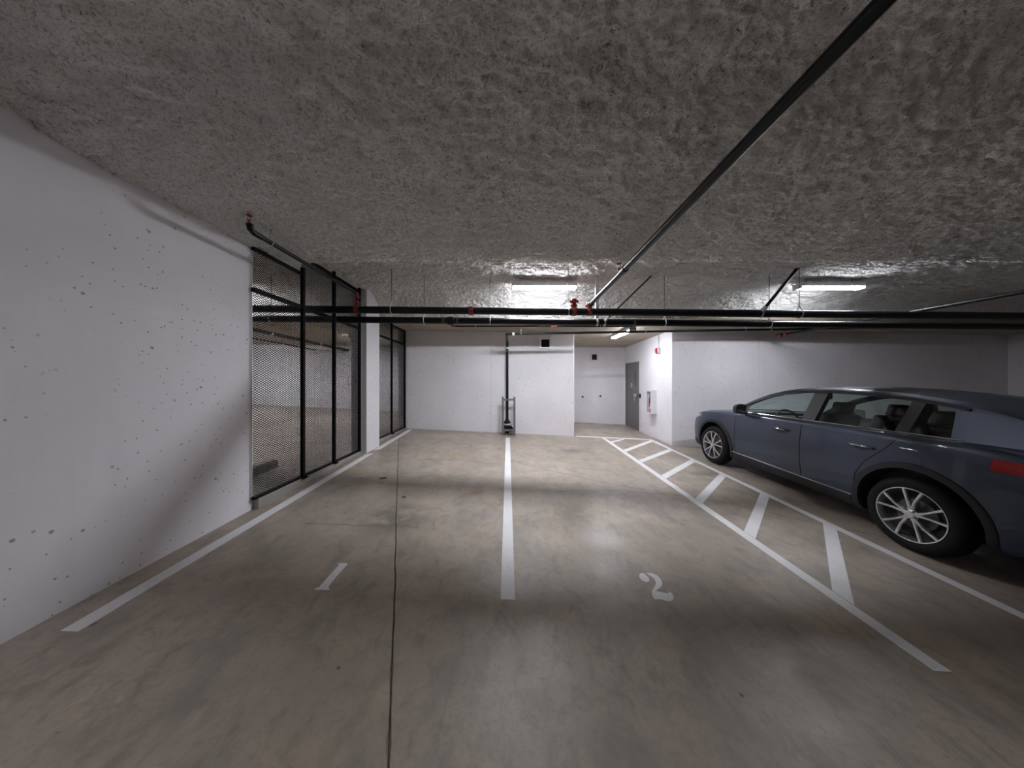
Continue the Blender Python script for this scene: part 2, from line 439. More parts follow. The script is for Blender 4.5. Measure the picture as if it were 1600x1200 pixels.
# ------------------------------------------------------------------ the setting: floor
def make_floor():
    rnd = random.Random(3)
    ys = [-9 + i * 0.06 for i in range(int(20 / 0.06) + 1)]
    L, R, B = [], [], []
    j = 0.0
    for y in ys:
        j = j * 0.8 + rnd.uniform(-0.004, 0.004)
        w = 0.005 + rnd.uniform(0, 0.004) + (0.006 if rnd.random() < 0.05 else 0)
        x = -0.49 - 0.372 * (y - 1.184) + j
        L.append((x - w, y)); R.append((x + w, y)); B.append((x, y))
    mb = MB()
    P = lambda p, d=0.0: (p[0], p[1], fz(*p) - d)
    lp = [(-12.5, 11), (-12.5, -9)] + L
    rp = [(12.5, -9), (12.5, 11)] + R[::-1]
    mb.add([P(p) for p in lp], [tuple(range(len(lp)))])
    mb.add([P(p) for p in rp], [tuple(range(len(rp)))])
    n = len(L)
    mb.add([P(p) for p in L] + [P(p, 0.02) for p in B] + [P(p) for p in R],
           [(i, i + 1, n + i + 1, n + i) for i in range(n - 1)] + [(n + i, n + i + 1, 2 * n + i + 1, 2 * n + i) for i in range(n - 1)])
    o = mb.build('floor', M['floor'], org=(0, 0, 0), smooth=0, fix=False)
    for p in o.data.polygons:
        if p.normal.z < 0 and len(p.vertices) > 10: p.flip()
    o.data.update()
    return struct(o, 'stained grey concrete garage floor with a long saw-cut joint', 'floor')
floor = make_floor()

def floor_paint(name, poly, label):
    t = 0.0018
    o = MB().prism(poly, lambda x, y: fz(x, y) + 0.0004, lambda x, y: fz(x, y) + t).build(name, M['line'], floor, smooth=0)
    return tag(o, label)
LW = 0.052
floor_paint('stall_line', [(-2.59 - LW, 1.7), (-2.59 + LW, 1.7), (-2.59 + LW, 5.45), (-2.59 - LW, 5.38)], 'white painted stall line along the mesh fence, nearer stretch')
floor_paint('stall_line', [(-2.59 - LW, 5.62), (-2.59 + LW, 5.72), (-2.59 + LW, 7.66), (-2.59 - LW, 7.66)], 'white painted stall line along the mesh fence, farther stretch past the column')
floor_paint('stall_line', [(-LW, 2.09), (LW, 2.09), (LW, 7.24), (-LW, 7.24)], 'white painted line between stalls 1 and 2')
floor_paint('stall_line', [(2.57 - LW, 1.7), (2.57 + LW, 1.7), (2.57 + LW, 7.74), (2.57 - LW, 7.74)], 'white painted line right of stall 2, left edge of the hatched aisle')
floor_paint('stall_line', [(3.86 - LW, 1.7), (3.86 + LW, 1.7), (3.86 + LW, 7.74), (3.86 - LW, 7.74)], 'white painted line beside the parked car, right edge of the hatched aisle')
floor_paint('stall_line', [(1.84, 7.75), (3.91, 7.75), (3.91, 7.85), (1.84, 7.85)], 'white painted line across the front of the door alcove')
for k, (a, b) in enumerate([((2.61, 7.273), (3.11, 7.75)), ((2.63, 6.478), (3.81, 7.643)), ((2.63, 5.716), (3.81, 6.756)), ((2.63, 4.862), (3.81, 5.933)), ((2.63, 3.964), (3.81, 5.103)), ((2.63, 3.133), (3.81, 4.272)), ((2.63, 2.26), (3.81, 3.41))]):
    w = 0.075
    names = ['farthest', 'sixth nearest', 'fifth nearest', 'fourth nearest', 'third nearest', 'second nearest', 'nearest']
    floor_paint('hatch_stripe', [(a[0], a[1] - w), (b[0], b[1] - w), (b[0], min(7.75, b[1] + w)), (a[0], a[1] + w)], 'white diagonal stripe in the hatched aisle, %s of seven' % names[k])
one = [(-1.419, 2.388), (-1.387, 2.370), (-1.389, 2.345), (-1.392, 2.142), (-1.393, 2.118), (-1.417, 2.108), (-1.412, 2.1), (-1.307, 2.1), (-1.305, 2.112), (-1.331, 2.128), (-1.329, 2.344), (-1.322, 2.396)]
two = [(1.168, 2.444), (1.222, 2.443), (1.255, 2.417), (1.263, 2.374), (1.247, 2.322), (1.218, 2.284), (1.18, 2.259), (1.142, 2.241), (1.23, 2.219), (1.249, 2.225), (1.254, 2.244), (1.265, 2.23), (1.262, 2.193), (1.238, 2.156), (1.21, 2.141), (1.169, 2.145), (1.136, 2.161), (1.096, 2.15), (1.097, 2.18), (1.115, 2.236), (1.148, 2.266), (1.192, 2.318), (1.207, 2.36), (1.204, 2.392), (1.188, 2.413)]
blob = [(1.097, 2.409), (1.121, 2.435), (1.147, 2.443), (1.156, 2.43), (1.167, 2.379), (1.155, 2.349), (1.133, 2.331), (1.111, 2.336), (1.094, 2.353), (1.09, 2.378)]
def round_poly(p, k=2):
    for _ in range(k):
        q = []
        for i in range(len(p)):
            a, b = p[i], p[(i + 1) % len(p)]
            q += [(a[0] * 0.78 + b[0] * 0.22, a[1] * 0.78 + b[1] * 0.22), (a[0] * 0.22 + b[0] * 0.78, a[1] * 0.22 + b[1] * 0.78)]
        p = q
    return p
floor_paint('stall_number', round_poly(one, 1), 'white stencilled number 1 on the left stall')
mb2 = MB()
for pl in (two, blob): mb2.prism(round_poly(pl), lambda x, y: fz(x, y) + 0.0004, lambda x, y: fz(x, y) + 0.0018)
tag(mb2.build('stall_number', M['line'], floor, smooth=0), 'white stencilled number 2 on the right stall')

# ------------------------------------------------------------------ the setting: walls
zf = lambda d: (lambda x, y: fz(x, y) - d)
top = CAMH + 2.0
def wall(name, poly, label, z1=top, m='wall', bevel=0.0):
    o = MB().prism(poly, zf(0.3), z1).build(name, M[m], org=(0, 0, 0), smooth=30, bevel=bevel)
    return struct(o, label, 'wall')
gx = -0.46
wall('wall_back', [(-2.96, 7.8), (gx - 0.007, 7.8), (gx, 7.812), (gx + 0.007, 7.8), (1.785, 7.8), (1.80, 7.815), (1.80, 10.8), (-2.96, 10.8)], 'white painted concrete back wall behind stalls 1 and 2')
wall('wall_alcove', [(1.8, 10.1), (4.2, 10.1), (4.2, 10.4), (1.8, 10.4)], 'white painted concrete wall at the back of the door alcove')
DY0, DY1, DTOP = 9.0, 10.0, CAMH + 0.67
g2 = 6.27
mbw = MB().prism([(4.125, 7.2), (g2 - 0.005, 7.2), (g2, 7.21), (g2 + 0.005, 7.2), (12.5, 7.2), (12.5, 10.4), (4.1, 10.4), (4.1, DY1), (4.16, DY1), (4.16, DY0), (4.1, DY0), (4.1, 7.225), (4.108, 7.208)], zf(0.3), top)
mbw.b2((4.1, DY0, DTOP), (4.16, DY1, top))
struct(mbw.build('wall_right', M['wall'], org=(0, 0, 0), smooth=30), 'white painted concrete wall holding the grey door, behind the parked car', 'wall')
wall('wall_left', [(-3.45, -9), (-2.83, -9), (-2.83, 3.2), (-3.45, 3.2)], 'white painted concrete pier at the left end of the mesh fence', bevel=0.012)
wall('wall_far_left', [(-12.5, 10.8), (-2.96, 10.8), (-2.96, 11), (-12.5, 11)], 'white wall at the far end of the fenced area')
wall('wall_outer_left', [(-12.7, -9), (-12.5, -9), (-12.5, 11), (-12.7, 11)], 'white outer wall of the fenced area')
wall('wall_outer_right', [(12.5, -9), (12.7, -9), (12.7, 11), (12.5, 11)], 'white outer wall at the right end of the garage')
wall('wall_front', [(-12.7, -9.2), (12.7, -9.2), (12.7, -9), (-12.7, -9)], 'white wall behind the camera')
col_o = MB().prism([(-2.96, 5.43), (-2.66, 5.43), (-2.66, 5.97), (-2.96, 5.97)], zf(0.2), top).build('column', M['wall'], org=(0, 0, 0), smooth=30, bevel=0.012)
struct(col_o, 'white square concrete column between the two mesh fences', 'column')
# low kerbs carrying the fences
FX = -2.80
for y0, y1, zt, lb in ((3.2, 5.43, CAMH - 1.29, 'low concrete kerb under the nearer mesh fence'), (5.97, 7.8, CAMH - 1.222, 'low concrete kerb under the farther mesh fence')):
    o = MB().prism([(FX - 0.07, y0), (FX + 0.03, y0), (FX + 0.03, y1), (FX - 0.07, y1)], zf(0.1), zt).build('trim_%d' % (1 if y0 < 4 else 2), M['curb'], org=(0, 0, 0), smooth=30, bevel=0.006)
    struct(o, lb, 'kerb')
# form-tie holes, each a dark dimple with a rim, on the alcove wall
alc = bpy.data.objects['wall_alcove']
for X, Y in ((910.3, 620), (938, 619)):
    p = at(X, Y, 10.1)
    MB().lathe([(0.034, 0.0), (0.034, 0.004), (0.027, 0.004), (0.02, 0.001)], p + Vector((0, 0.0, 0)), (0, -1, 0), 16).build('tie_hole', M['dark'], alc)

# ------------------------------------------------------------------ the setting: ceilings
def vnoise(x, y, seed):
    def h(i, j):
        n = (i.astype(np.int64) * 374761393 + j.astype(np.int64) * 668265263 + seed * 1442695041) & 0xffffffff
        n = ((n ^ (n >> 13)) * 1274126177) & 0xffffffff
        return ((n ^ (n >> 16)) & 0xffff) / 65535.0
    xi = np.floor(x); yi = np.floor(y); fx = x - xi; fy = y - yi
    u = fx * fx * (3 - 2 * fx); v = fy * fy * (3 - 2 * fy)
    a = h(xi, yi); b = h(xi + 1, yi); c = h(xi, yi + 1); d = h(xi + 1, yi + 1)
    return (a * (1 - u) + b * u) * (1 - v) + (c * (1 - u) + d * u) * v
def fbm(x, y, sc, oct_, seed, gain=0.55):
    t = 0; a = 1; s = 0
    for o in range(oct_):
        t = t + a * vnoise(x * sc * 2 ** o + 17.3 * o, y * sc * 2 ** o - 9.1 * o, seed + o); s += a; a *= gain
    return t / s
PROFILE = [(-9.0, 1.63), (-0.25, 1.63), (0.0, 1.52), (0.2, 1.49), (0.78, 1.485), (0.90, 1.51), (1.0, 1.58), (1.12, 1.625), (1.36, 1.625), (1.50, 1.59), (1.66, 1.535), (1.90, 1.505), (2.3, 1.50), (3.3, 1.52), (3.55, 1.53), (3.68, 1.55), (3.78, 1.61), (3.88, 1.70), (4.05, 1.755), (4.6, 1.775), (5.3, 1.785),  # near dip is an unseen downstand added to shade the first recess
           (5.60, 1.78), (5.76, 1.71), (5.90, 1.60), (6.02, 1.48), (6.10, 1.41), (6.15, 1.355)]
def make_ceiling():
    pr = np.array(PROFILE)
    seg = np.hypot(np.diff(pr[:, 0]), np.diff(pr[:, 1])); S = np.concatenate([[0], np.cumsum(seg)])
    s0 = S[1]
    ss = np.concatenate([np.linspace(0, s0, 40)[:-1], np.arange(s0, S[-1], 0.0125), [S[-1]]])
    py = np.interp(ss, S, pr[:, 0]); pz = np.interp(ss, S, pr[:, 1])
    k = np.ones(13) / 13                                     # round the folds
    pzs = np.convolve(np.pad(pz, 6, 'edge'), k, 'valid'); pys = np.convolve(np.pad(py, 6, 'edge'), k, 'valid')
    hi = ss >= s0; pz = np.where(hi, pzs, pz); py = np.where(hi, pys, py); py[-1] = 6.15
    ty = np.gradient(py); tz = np.gradient(pz); L = np.hypot(ty, tz) + 1e-9
    ny, nz = tz / L, -ty / L                                 # downward-facing normal
    xs = np.concatenate([np.linspace(-12.6, -4.0, 120)[:-1], np.arange(-4.0, 5.8, 0.0145), np.linspace(5.8, 12.6, 160)])
    X, SS = np.meshgrid(xs, ss)
    lump = fbm(X, SS, 1.6, 3, 5) - 0.5
    med = fbm(X * 0.8, SS * 1.3, 7.0, 3, 21) - 0.5
    rid = 1 - np.abs(2 * fbm(X * 0.75, SS * 1.25, 14.0, 3, 40) - 1)
    fin = fbm(X, SS, 42.0, 2, 70) - 0.5
    d = 0.055 * lump + 0.050 * med + 0.042 * (rid - 0.7) + 0.026 * fin
    edge = np.clip((SS - s0) / 0.2, 0.0, 1)
    d = d * (0.25 + 0.75 * edge)
    # slow waviness of the lips
    wav = 0.10 * (fbm(X, SS * 0.15, 0.9, 3, 90) - 0.5)
    Y = py[:, None] + ny[:, None] * d + wav * edge * (SS < S[-1] - 0.15)
    Z = pz[:, None] + nz[:, None] * d + CAMH
    nr, nc = X.shape
    co = np.stack([X, Y, Z], -1).reshape(-1, 3)
    idx = np.arange(nr * nc).reshape(nr, nc)
    q = np.stack([idx[:-1, :-1], idx[1:, :-1], idx[1:, 1:], idx[:-1, 1:]], -1).reshape(-1, 4)
    me = bpy.data.meshes.new('ceiling')
    me.vertices.add(len(co)); me.vertices.foreach_set('co', co.ravel().astype(np.float32))
    me.loops.add(q.size); me.loops.foreach_set('vertex_index', q.ravel().astype(np.int32))
    me.polygons.add(len(q)); me.polygons.foreach_set('loop_start', np.arange(0, q.size, 4, dtype=np.int32))
    me.polygons.foreach_set('loop_total', np.full(len(q), 4, dtype=np.int32))
    me.polygons.foreach_set('use_smooth', np.ones(len(q), dtype=bool))
    me.update(calc_edges=True)
    me.materials.append(M['spray'])
    o = bpy.data.objects.new('ceiling', me); COL.objects.link(o)
    return struct(o, 'rough sprayed grey insulation on the garage ceiling', 'ceiling')
make_ceiling()
o = MB().prism([(-12.6, 6.1), (12.6, 6.1), (12.6, 11.0), (-12.6, 11.0)], lambda x, y: soffit(x, y), CAMH + 1.98).build('ceiling_soffit', M['soffit'], org=(0, 0, 0), smooth=0)
struct(o, 'lower tan board-formed concrete soffit over the back wall and alcove', 'ceiling')
o = MB().b2((-12.8, -9.3, CAMH + 1.95), (12.8, 11.1, CAMH + 2.1)).build('ceiling_slab', M['bare'], org=(0, 0, 0), smooth=0)
struct(o, 'concrete slab above the sprayed ceiling', 'ceiling')

# ------------------------------------------------------------------ door in the alcove
def make_door():
    o = thing('door_1', 'grey steel door with a narrow window in the alcove wall', 'door', (4.13, 9.5, fz(4.1, 9.5)))
    o['kind'] = 'structure'
    zb = fz(4.1, DY0) ; H = DTOP
    fr = MB()
    fr.b2((4.085, DY0 - 0.005, zb - 0.05), (4.15, DY0 + 0.05, H)).b2((4.085, DY1 - 0.05, zb - 0.05), (4.15, DY1 + 0.005, H)).b2((4.085, DY0 + 0.05, H - 0.05), (4.15, DY1 - 0.05, H))
    fr.build('door_frame', M['door'], o, bevel=0.003)
    leaf = MB().b2((4.105, DY0 + 0.053, zb + 0.012), (4.148, DY1 - 0.053, H - 0.053)).build('door_leaf', M['door'], o, bevel=0.003)
    gl = MB()
    z0, z1 = CAMH - 0.08, CAMH + 0.36
    ya = DY0 + 0.24
    gl.b2((4.099, ya - 0.01, z0 - 0.02), (4.106, ya + 0.09, z0)).b2((4.099, ya - 0.01, z1), (4.106, ya + 0.09, z1 + 0.02)).b2((4.099, ya - 0.015, z0), (4.106, ya, z1)).b2((4.099, ya + 0.08, z0), (4.106, ya + 0.095, z1))
    gl.build('window_bead', M['guard'], leaf)
    MB().b2((4.101, ya, z0), (4.106, ya + 0.08, z1)).build('window_pane', mat('wired_glass_dark', (0.09, 0.085, 0.06), 0.12, 0, 0.2, 30), leaf)
    MB().b2((4.1005, DY0 + 0.50, CAMH - 0.15), (4.1048, DY0 + 0.60, CAMH - 0.02)).build('notice_plate', M['offwhite'], leaf)
    MB().b2((4.0995, DY0 + 0.535, CAMH - 0.115), (4.1003, DY0 + 0.565, CAMH - 0.05)).build('notice_symbol', M['black'], leaf)
    hz = CAMH - 0.40
    MB().b2((4.055, DY0 + 0.075, hz - 0.05), (4.105, DY0 + 0.30, hz + 0.05)).build('lock_case', M['steel'], leaf, bevel=0.006)
    MB().tube([(4.06, DY0 + 0.15, hz - 0.04), (4.035, DY0 + 0.15, hz - 0.06), (4.035, DY0 + 0.155, hz - 0.16), (4.05, DY0 + 0.16, hz - 0.20)], 0.016, 8).build('pull_handle', M['steel'], leaf)
    for z in (zb + 0.3, zb + 1.0, H - 0.35):
        MB().tube([(4.093, DY1 - 0.045, z), (4.093, DY1 - 0.045, z + 0.11)], 0.011, 8).build('hinge', M['guard'], o)
    return o
make_door()
# card reader beside the door
t = thing('card_reader', 'small black card reader on the wall next to the grey door', 'card reader', (4.1, DY0 - 0.1, CAMH - 0.47))
MB().b2((4.06, DY0 - 0.13, CAMH - 0.47), (4.10, DY0 - 0.06, CAMH - 0.34)).build('reader_body', M['black'], t, bevel=0.006)
MB().b2((4.0585, DY0 - 0.105, CAMH - 0.37), (4.0605, DY0 - 0.085, CAMH - 0.36)).build('status_light', M['offwhite'], t)

# ------------------------------------------------------------------ lights
def fixture(c, axis, L, label, z_mount, lens='lens'):
    """surface-mounted fluorescent wrap light; c = centre of the lens underside"""
    c = Vector(c)
    t = thing('ceiling_light', label, 'light', c, 'fluorescent wrap lights of the garage')
    a = Vector((1, 0, 0)) if axis == 'x' else Vector((0, 1, 0)); s = Vector((0, 1, 0)) if axis == 'x' else Vector((1, 0, 0))
    w = 0.075
    prof = [(-w, 0.036), (-w, 0.028), (-w * 0.85, 0.012), (-w * 0.45, 0.001), (0, 0), (w * 0.45, 0.001), (w * 0.85, 0.012), (w, 0.028), (w, 0.036)]
    pts = [c + s * p + Vector((0, 0, q)) - a * (L / 2 - 0.02) for p, q in prof]
    MB().extrude(pts, a * (L - 0.04)).build('lens', M[lens], t)
    MB().box(c + Vector((0, 0, 0.065)), [abs(a[i]) * L + abs(s[i]) * (2 * w + 0.016) + (0.06 if i == 2 else 0) for i in range(3)]).build('housing', M['white'], t, bevel=0.004)
    for k in (-1, 1):
        MB().box(c + a * (k * (L / 2 - 0.008)) + Vector((0, 0, 0.03)), [abs(a[i]) * 0.016 + abs(s[i]) * (2 * w + 0.008) + (0.062 if i == 2 else 0) for i in range(3)]).build('end_cap', M['white'], t)
    for k in (-1, 1):
        p = c + a * (k * L * 0.36)
        MB().tube([p + Vector((0, 0, 0.09)), (p.x, p.y, z_mount)], 0.008, 6).build('mounting_stud', M['rod'], t)
    return t
fixture((0.62, 4.93, CAMH + 1.60), 'x', 1.10, 'bright strip light in the ceiling recess above the centre stall line', CAMH + 1.80)
fixture((5.55, 4.98, CAMH + 1.615), 'x', 1.10, 'strip light in the ceiling recess above the parked car', CAMH + 1.80, 'lens_right')
fixture((2.97, 7.45, soffit(2.97, 7.5) - 0.10), 'y', 1.22, 'strip light pointing towards the alcove, under the tan soffit', soffit(2.97, 7.5) + 0.02, 'lens_alcove')
fixture((-4.5, 8.9, soffit(-4.5, 8.9) - 0.12), 'y', 1.22, 'strip light far behind the mesh fence, hidden by the white column', soffit(-4.5, 8.9) + 0.02, 'lens_left')
fixture((-8.7, 8.4, soffit(-8.7, 8.4) - 0.12), 'x', 1.22, 'added strip light near the far wall of the fenced area, unseen behind the left pier', soffit(-8.7, 8.4) + 0.02, 'lens_left')  # unseen lamp added to brighten the fenced area's far wall
fixture((-5.2, 4.98, CAMH + 1.615), 'x', 1.10, 'added strip light in the fenced area, unseen behind the left pier', CAMH + 1.80, 'lens_left')  # added out of sight to light the recess above the mesh fence
fixture((-1.7, -1.6, CAMH + 1.38), 'x', 1.10, 'added unseen strip light in the ceiling recess behind the camera', CAMH + 1.66, 'lens_dim')  # unseen lamp added to lift the sprayed ceiling near the camera

# ------------------------------------------------------------------ mesh fences
def mesh_strands(y0, y1, z0, ztop):
    """expanded metal: zigzag strands, mirrored row by row, real strand thickness"""
    W, H, sw, sd = 0.025, 0.0135, 0.0018, 0.0044
    mb = MB()
    nz_ = int((ztop - z0) / H); ny_ = int(math.ceil((y1 - y0) / W))
    for i in range(nz_ + 1):
        zc = z0 + i * H
        vs, fs = [], []
        for j in range(ny_ + 1):
            y = min(y1, y0 + j * W)
            z = zc + (H / 2 if (i + j) % 2 else -H / 2)
            z = min(max(z, z0), ztop)
            vs += [(FX - sd, y, z - sw), (FX + sd, y, z - sw), (FX + sd, y, z + sw), (FX - sd, y, z + sw)]
        for j in range(ny_):
            b = j * 4; n = b + 4
            fs += [(b, b + 1, n + 1, n), (b + 1, b + 2, n + 2, n + 1), (b + 2, b + 3, n + 3, n + 2), (b + 3, b, n, n + 3)]
        mb.add(vs, fs)
    return mb
def fence(posts, y0, y1, zb, zmid, ztops, label, feet):
    t = thing('mesh_fence', label, 'fence', (FX, (y0 + y1) / 2, zb), 'black expanded-metal fences')
    ps = 0.042
    for (py, pt) in posts:
        MB().b2((FX - 0.004, py - ps / 2, zb), (FX + 0.038, py + ps / 2, pt)).build('post', M['fence'], t, bevel=0.002)
    for py in feet:
        MB().b2((FX + 0.0, py - 0.045, zb), (FX + 0.075, py + 0.045, zb + 0.008)).b2((FX + 0.035, py - 0.008, zb + 0.008), (FX + 0.07, py + 0.008, zb + 0.03)).build('base_plate', M['fence'], t)
    ys = [y0] + [p[0] for p in posts if y0 + 0.1 < p[0] < y1 - 0.1] + [y1]
    for a, b, zt in zip(ys, ys[1:], ztops):
        MB().b2((FX - 0.02, a, zb + 0.0), (FX + 0.02, b, zb + 0.03)).build('bottom_rail', M['fence'], t)
        MB().b2((FX - 0.02, a, zmid - 0.023), (FX + 0.02, b, zmid + 0.023)).build('middle_rail', M['fence'], t)
        MB().b2((FX - 0.02, a, zt[0]), (FX + 0.02, b, zt[0] + 0.035)).build('top_rail', M['fence'], t)
        tag(mesh_strands(a, b, zb + 0.015, zmid - 0.01).build('lower_mesh', M['fence'], t, smooth=0, fix=False), None, None, None, 'stuff')
        tag(mesh_strands(a, b, zmid + 0.01, zt[0] + 0.02).build('upper_mesh', M['fence'], t, smooth=0, fix=False), None, None, None, 'stuff')
    return t
CZ = CAMH
fence([(3.91, CZ + 1.56), (4.61, CZ + 1.78), (5.40, CZ + 1.78)], 3.165, 5.42, CZ - 1.29, CZ + 1.025,
      [(CZ + 1.46,), (CZ + 1.70,), (CZ + 1.70,)], 'black mesh fence between the left pier and the white column', (3.91, 4.61))
fence([(6.90, CZ + 1.43), (7.775, CZ + 1.40)], 5.98, 7.79, CZ - 1.222, CZ + 1.03,
      [(CZ + 1.415,), (CZ + 1.375,)], 'black mesh fence between the white column and the back wall', (6.90,))

# ------------------------------------------------------------------ pipework
def ring_coupling(mb, c, axis, r, w=0.05):
    """grooved housing: two raised shoulders and two bolt ears"""
    ax = Vector(axis).normalized(); c = Vector(c)
    mb.lathe([(r * 1.0, -w), (r * 1.28, -w), (r * 1.34, -w * 0.6), (r * 1.22, -w * 0.2), (r * 1.22, w * 0.2), (r * 1.34, w * 0.6), (r * 1.28, w), (r * 1.0, w)], c, ax, 16)
    up = Vector((0, 0, 1)) if abs(ax.z) < 0.9 else Vector((0, 1, 0))
    side = ax.cross(up).normalized()
    for k in (-1, 1):
        mb.box(c + side * (k * r * 1.48), [abs(ax[i]) * w * 1.1 + abs(side[i]) * r * 0.55 + abs(up[i]) * r * 0.5 for i in range(3)])
def hanger(label, p, r, ztop, pipe_axis=(1, 0, 0), m='rod', wide=True):
    """clevis hanger: yoke round the pipe and a threaded rod up to the ceiling"""
    p = Vector(p)
    t = thing('pipe_hanger', label, 'pipe hanger', (p.x, p.y, p.z - r), 'clevis hangers of the sprinkler pipes')
    ax = Vector(pipe_axis); s = Vector((ax.y, ax.x, 0))
    ring = []
    R_ = r + 0.006
    for k in range(15):
        a = math.radians(-200 + 220 * k / 14)
        ring.append(p + s * (R_ * math.cos(a)) + Vector((0, 0, R_ * math.sin(a))))
    apex = p + Vector((0, 0, r * 1.9 + 0.02))
    path = [apex] + ring + [apex]
    MB().tube(path, 0.006 if wide else 0.004, 6).build('clevis', M['galv'], t)
    MB().tube([apex - Vector((0, 0, 0.015)), (p.x, p.y, ztop)], 0.0055 if wide else 0.004, 6).build('rod', M[m], t)
    MB().lathe([(0.012, 0), (0.012, 0.014)], apex, (0, 0, 1), 6).build('nut', M['galv'], t)
    return t

UY, LY, PR = 4.45, 4.76, 0.055
def uz(x): return CAMH + 1.105 - 0.0095 * (x - 0)          # upper main
def lz(x): return CAMH + 1.015 - 0.0105 * (x - 0)          # lower main
up_pipe = thing('upper_main_pipe', 'upper of the two thick black pipes crossing the garage, with red branch fittings', 'pipe', (0, UY, uz(0) - PR))
MB().tube([(-11.5, UY, uz(-11.5)), (-0.58, UY, uz(-0.58)), (12.0, UY, uz(12))], PR, 18).build('pipe', M['pipe'], up_pipe)
m_ = MB(); ring_coupling(m_, (at(736, 487, UY).x, UY, uz(-0.57)), (1, 0, 0), PR, 0.032); m_.build('red_coupling', M['red'], up_pipe)
def mech_tee(x, stem, label_part, parent):
    """strap tee: saddle round the main, threaded stem on top"""
    p = Vector((x, UY, uz(x)))
    m = MB()
    m.lathe([(PR * 1.02, -0.035), (PR * 1.16, -0.035), (PR * 1.16, 0.035), (PR * 1.02, 0.035)], p, (1, 0, 0), 18)
    for k in (-1, 1): m.box(p + Vector((0, k * (PR + 0.022), 0)), (0.045, 0.04, 0.035))
    m.lathe([(0.05, 0.03), (0.05, 0.065), (0.036, 0.078), (0.034, 0.10)], p, (0, 0, 1), 14)
    o = m.build('strap_tee', M['red'], parent)
    b = MB(); b.tube([p + Vector((0, -PR - 0.022, -0.04)), p + Vector((0, -PR - 0.022, 0.04))], 0.008, 6)
    b.build('bolt', M['brass'], o)
    return p
xa = at(896.5, 480, UY).x; xb = at(920.5, 480, UY).x
p = mech_tee(xa, 0.1, '', up_pipe)
m_ = MB(); m_.lathe([(0.034, 0.085), (0.056, 0.09), (0.056, 0.102), (0.036, 0.112), (0.036, 0.13), (0.05, 0.14), (0.052, 0.18), (0.036, 0.20), (0.02, 0.21)], p, (0, 0, 1), 14)
for k in (-1, 1): m_.box(p + Vector((k * 0.058, 0, 0.16)), (0.025, 0.03, 0.035))
m_.build('capped_outlet', M['red'], up_pipe)
p = mech_tee(xb, 0.1, '', up_pipe)

# branch running towards the camera on the right
bz0 = CAMH + 1.185; bz1 = CAMH + 1.27
br = thing('sprinkler_branch_pipe', 'dark branch pipe running diagonally across the ceiling at upper right', 'pipe', (xb, 2.5, bz0))
def bpt(y): return Vector((xb + 0.0 * y, y, bz0 + (bz1 - bz0) * (UY - y) / (UY - 1.19)))
MB().tube([bpt(UY - 0.05), bpt(3.17), bpt(1.0), bpt(-3.0)], 0.031, 16).build('pipe', M['thinpipe'], br)
m_ = MB(); m_.lathe([(0.036, 0.095), (0.062, 0.10), (0.064, 0.118), (0.045, 0.125), (0.043, 0.16)], Vector((xb, UY, uz(xb) - 0.01)), (0, 0, 1), 14)
ring_coupling(m_, bpt(UY - 0.09), (0, 1, 0), 0.033, 0.03)
m_.tube([Vector((xb, UY, uz(xb) + 0.09)), bpt(UY)], 0.036, 12)
m_.build('red_elbow', M['red'], br)
m_ = MB(); m_.lathe([(0.031, -0.05), (0.038, -0.05), (0.038, 0.05), (0.031, 0.05)], bpt(3.12), (0, 1, 0), 16); m_.build('sleeve_coupling', M['thinpipe'], br)
def sprinkler(parent, base, h=0.06, s=1.0):
    """upright head: neck, two frame arms, deflector"""
    b = Vector(base)
    o = MB().lathe([(0.013 * s, 0), (0.013 * s, h * 0.45), (0.016 * s, h * 0.45), (0.016 * s, h * 0.6), (0.008 * s, h * 0.62)], b, (0, 0, 1), 10).build('sprinkler_head', M['orange'], parent)
    m = MB()
    for k in (-1, 1):
        m.tube([b + Vector((k * 0.010 * s, 0, h * 0.6)), b + Vector((k * 0.018 * s, 0, h * 0.95)), b + Vector((k * 0.004 * s, 0, h * 1.25))], 0.003 * s, 6)
    m.build('frame_arm', M['red'], o)
    MB().lathe([(0.004, h * 1.25), (0.03 * s, h * 1.27), (0.03 * s, h * 1.31), (0.004, h * 1.33)], b, (0, 0, 1), 14).build('deflector', M['red'], o)
    return o
sprinkler(br, bpt(3.25) + Vector((0, 0, 0.03)), 0.075, 1.0)

# branch on the left, over the fence
lbx = -2.33
lb = thing('sprinkler_branch_pipe', 'thin dark branch pipe running along the top of the nearer mesh fence', 'pipe', (lbx, 3.5, CAMH + 1.35))
z_l = CAMH + 1.375
MB().tube([(lbx, 2.66, z_l), (lbx, UY, z_l)], 0.021, 12).build('pipe', M['thinpipe'], lb)
MB().tube([(lbx, 2.72, z_l), (lbx, 2.64, z_l), (lbx, 2.605, z_l + 0.015), (lbx, 2.595, z_l + 0.06)], 0.026, 12).build('elbow', M['thinpipe'], lb)
sprinkler(lb, (lbx, 2.595, z_l + 0.055), 0.06, 0.8)
MB().tube([(lbx, UY, z_l - 0.01), (lbx, UY, uz(lbx))], 0.024, 12).build('drop_nipple', M['thinpipe'], lb)
m_ = MB(); m_.tube([(lbx, UY - 0.06, z_l), (lbx, UY - 0.01, z_l - 0.005), (lbx, UY, z_l - 0.05)], 0.030, 12); ring_coupling(m_, (lbx, UY, z_l - 0.05), (0, 0, 1), 0.026, 0.022); m_.build('red_elbow', M['red'], lb)
m_ = MB(); ring_coupling(m_, (lbx, UY, uz(lbx) + 0.115), (0, 0, 1), 0.028, 0.022); m_.build('red_coupling', M['red'], lb)
m_ = MB(); m_.lathe([(PR * 1.02, -0.032), (PR * 1.15, -0.032), (PR * 1.15, 0.032), (PR * 1.02, 0.032)], (lbx, UY, uz(lbx)), (1, 0, 0), 18)
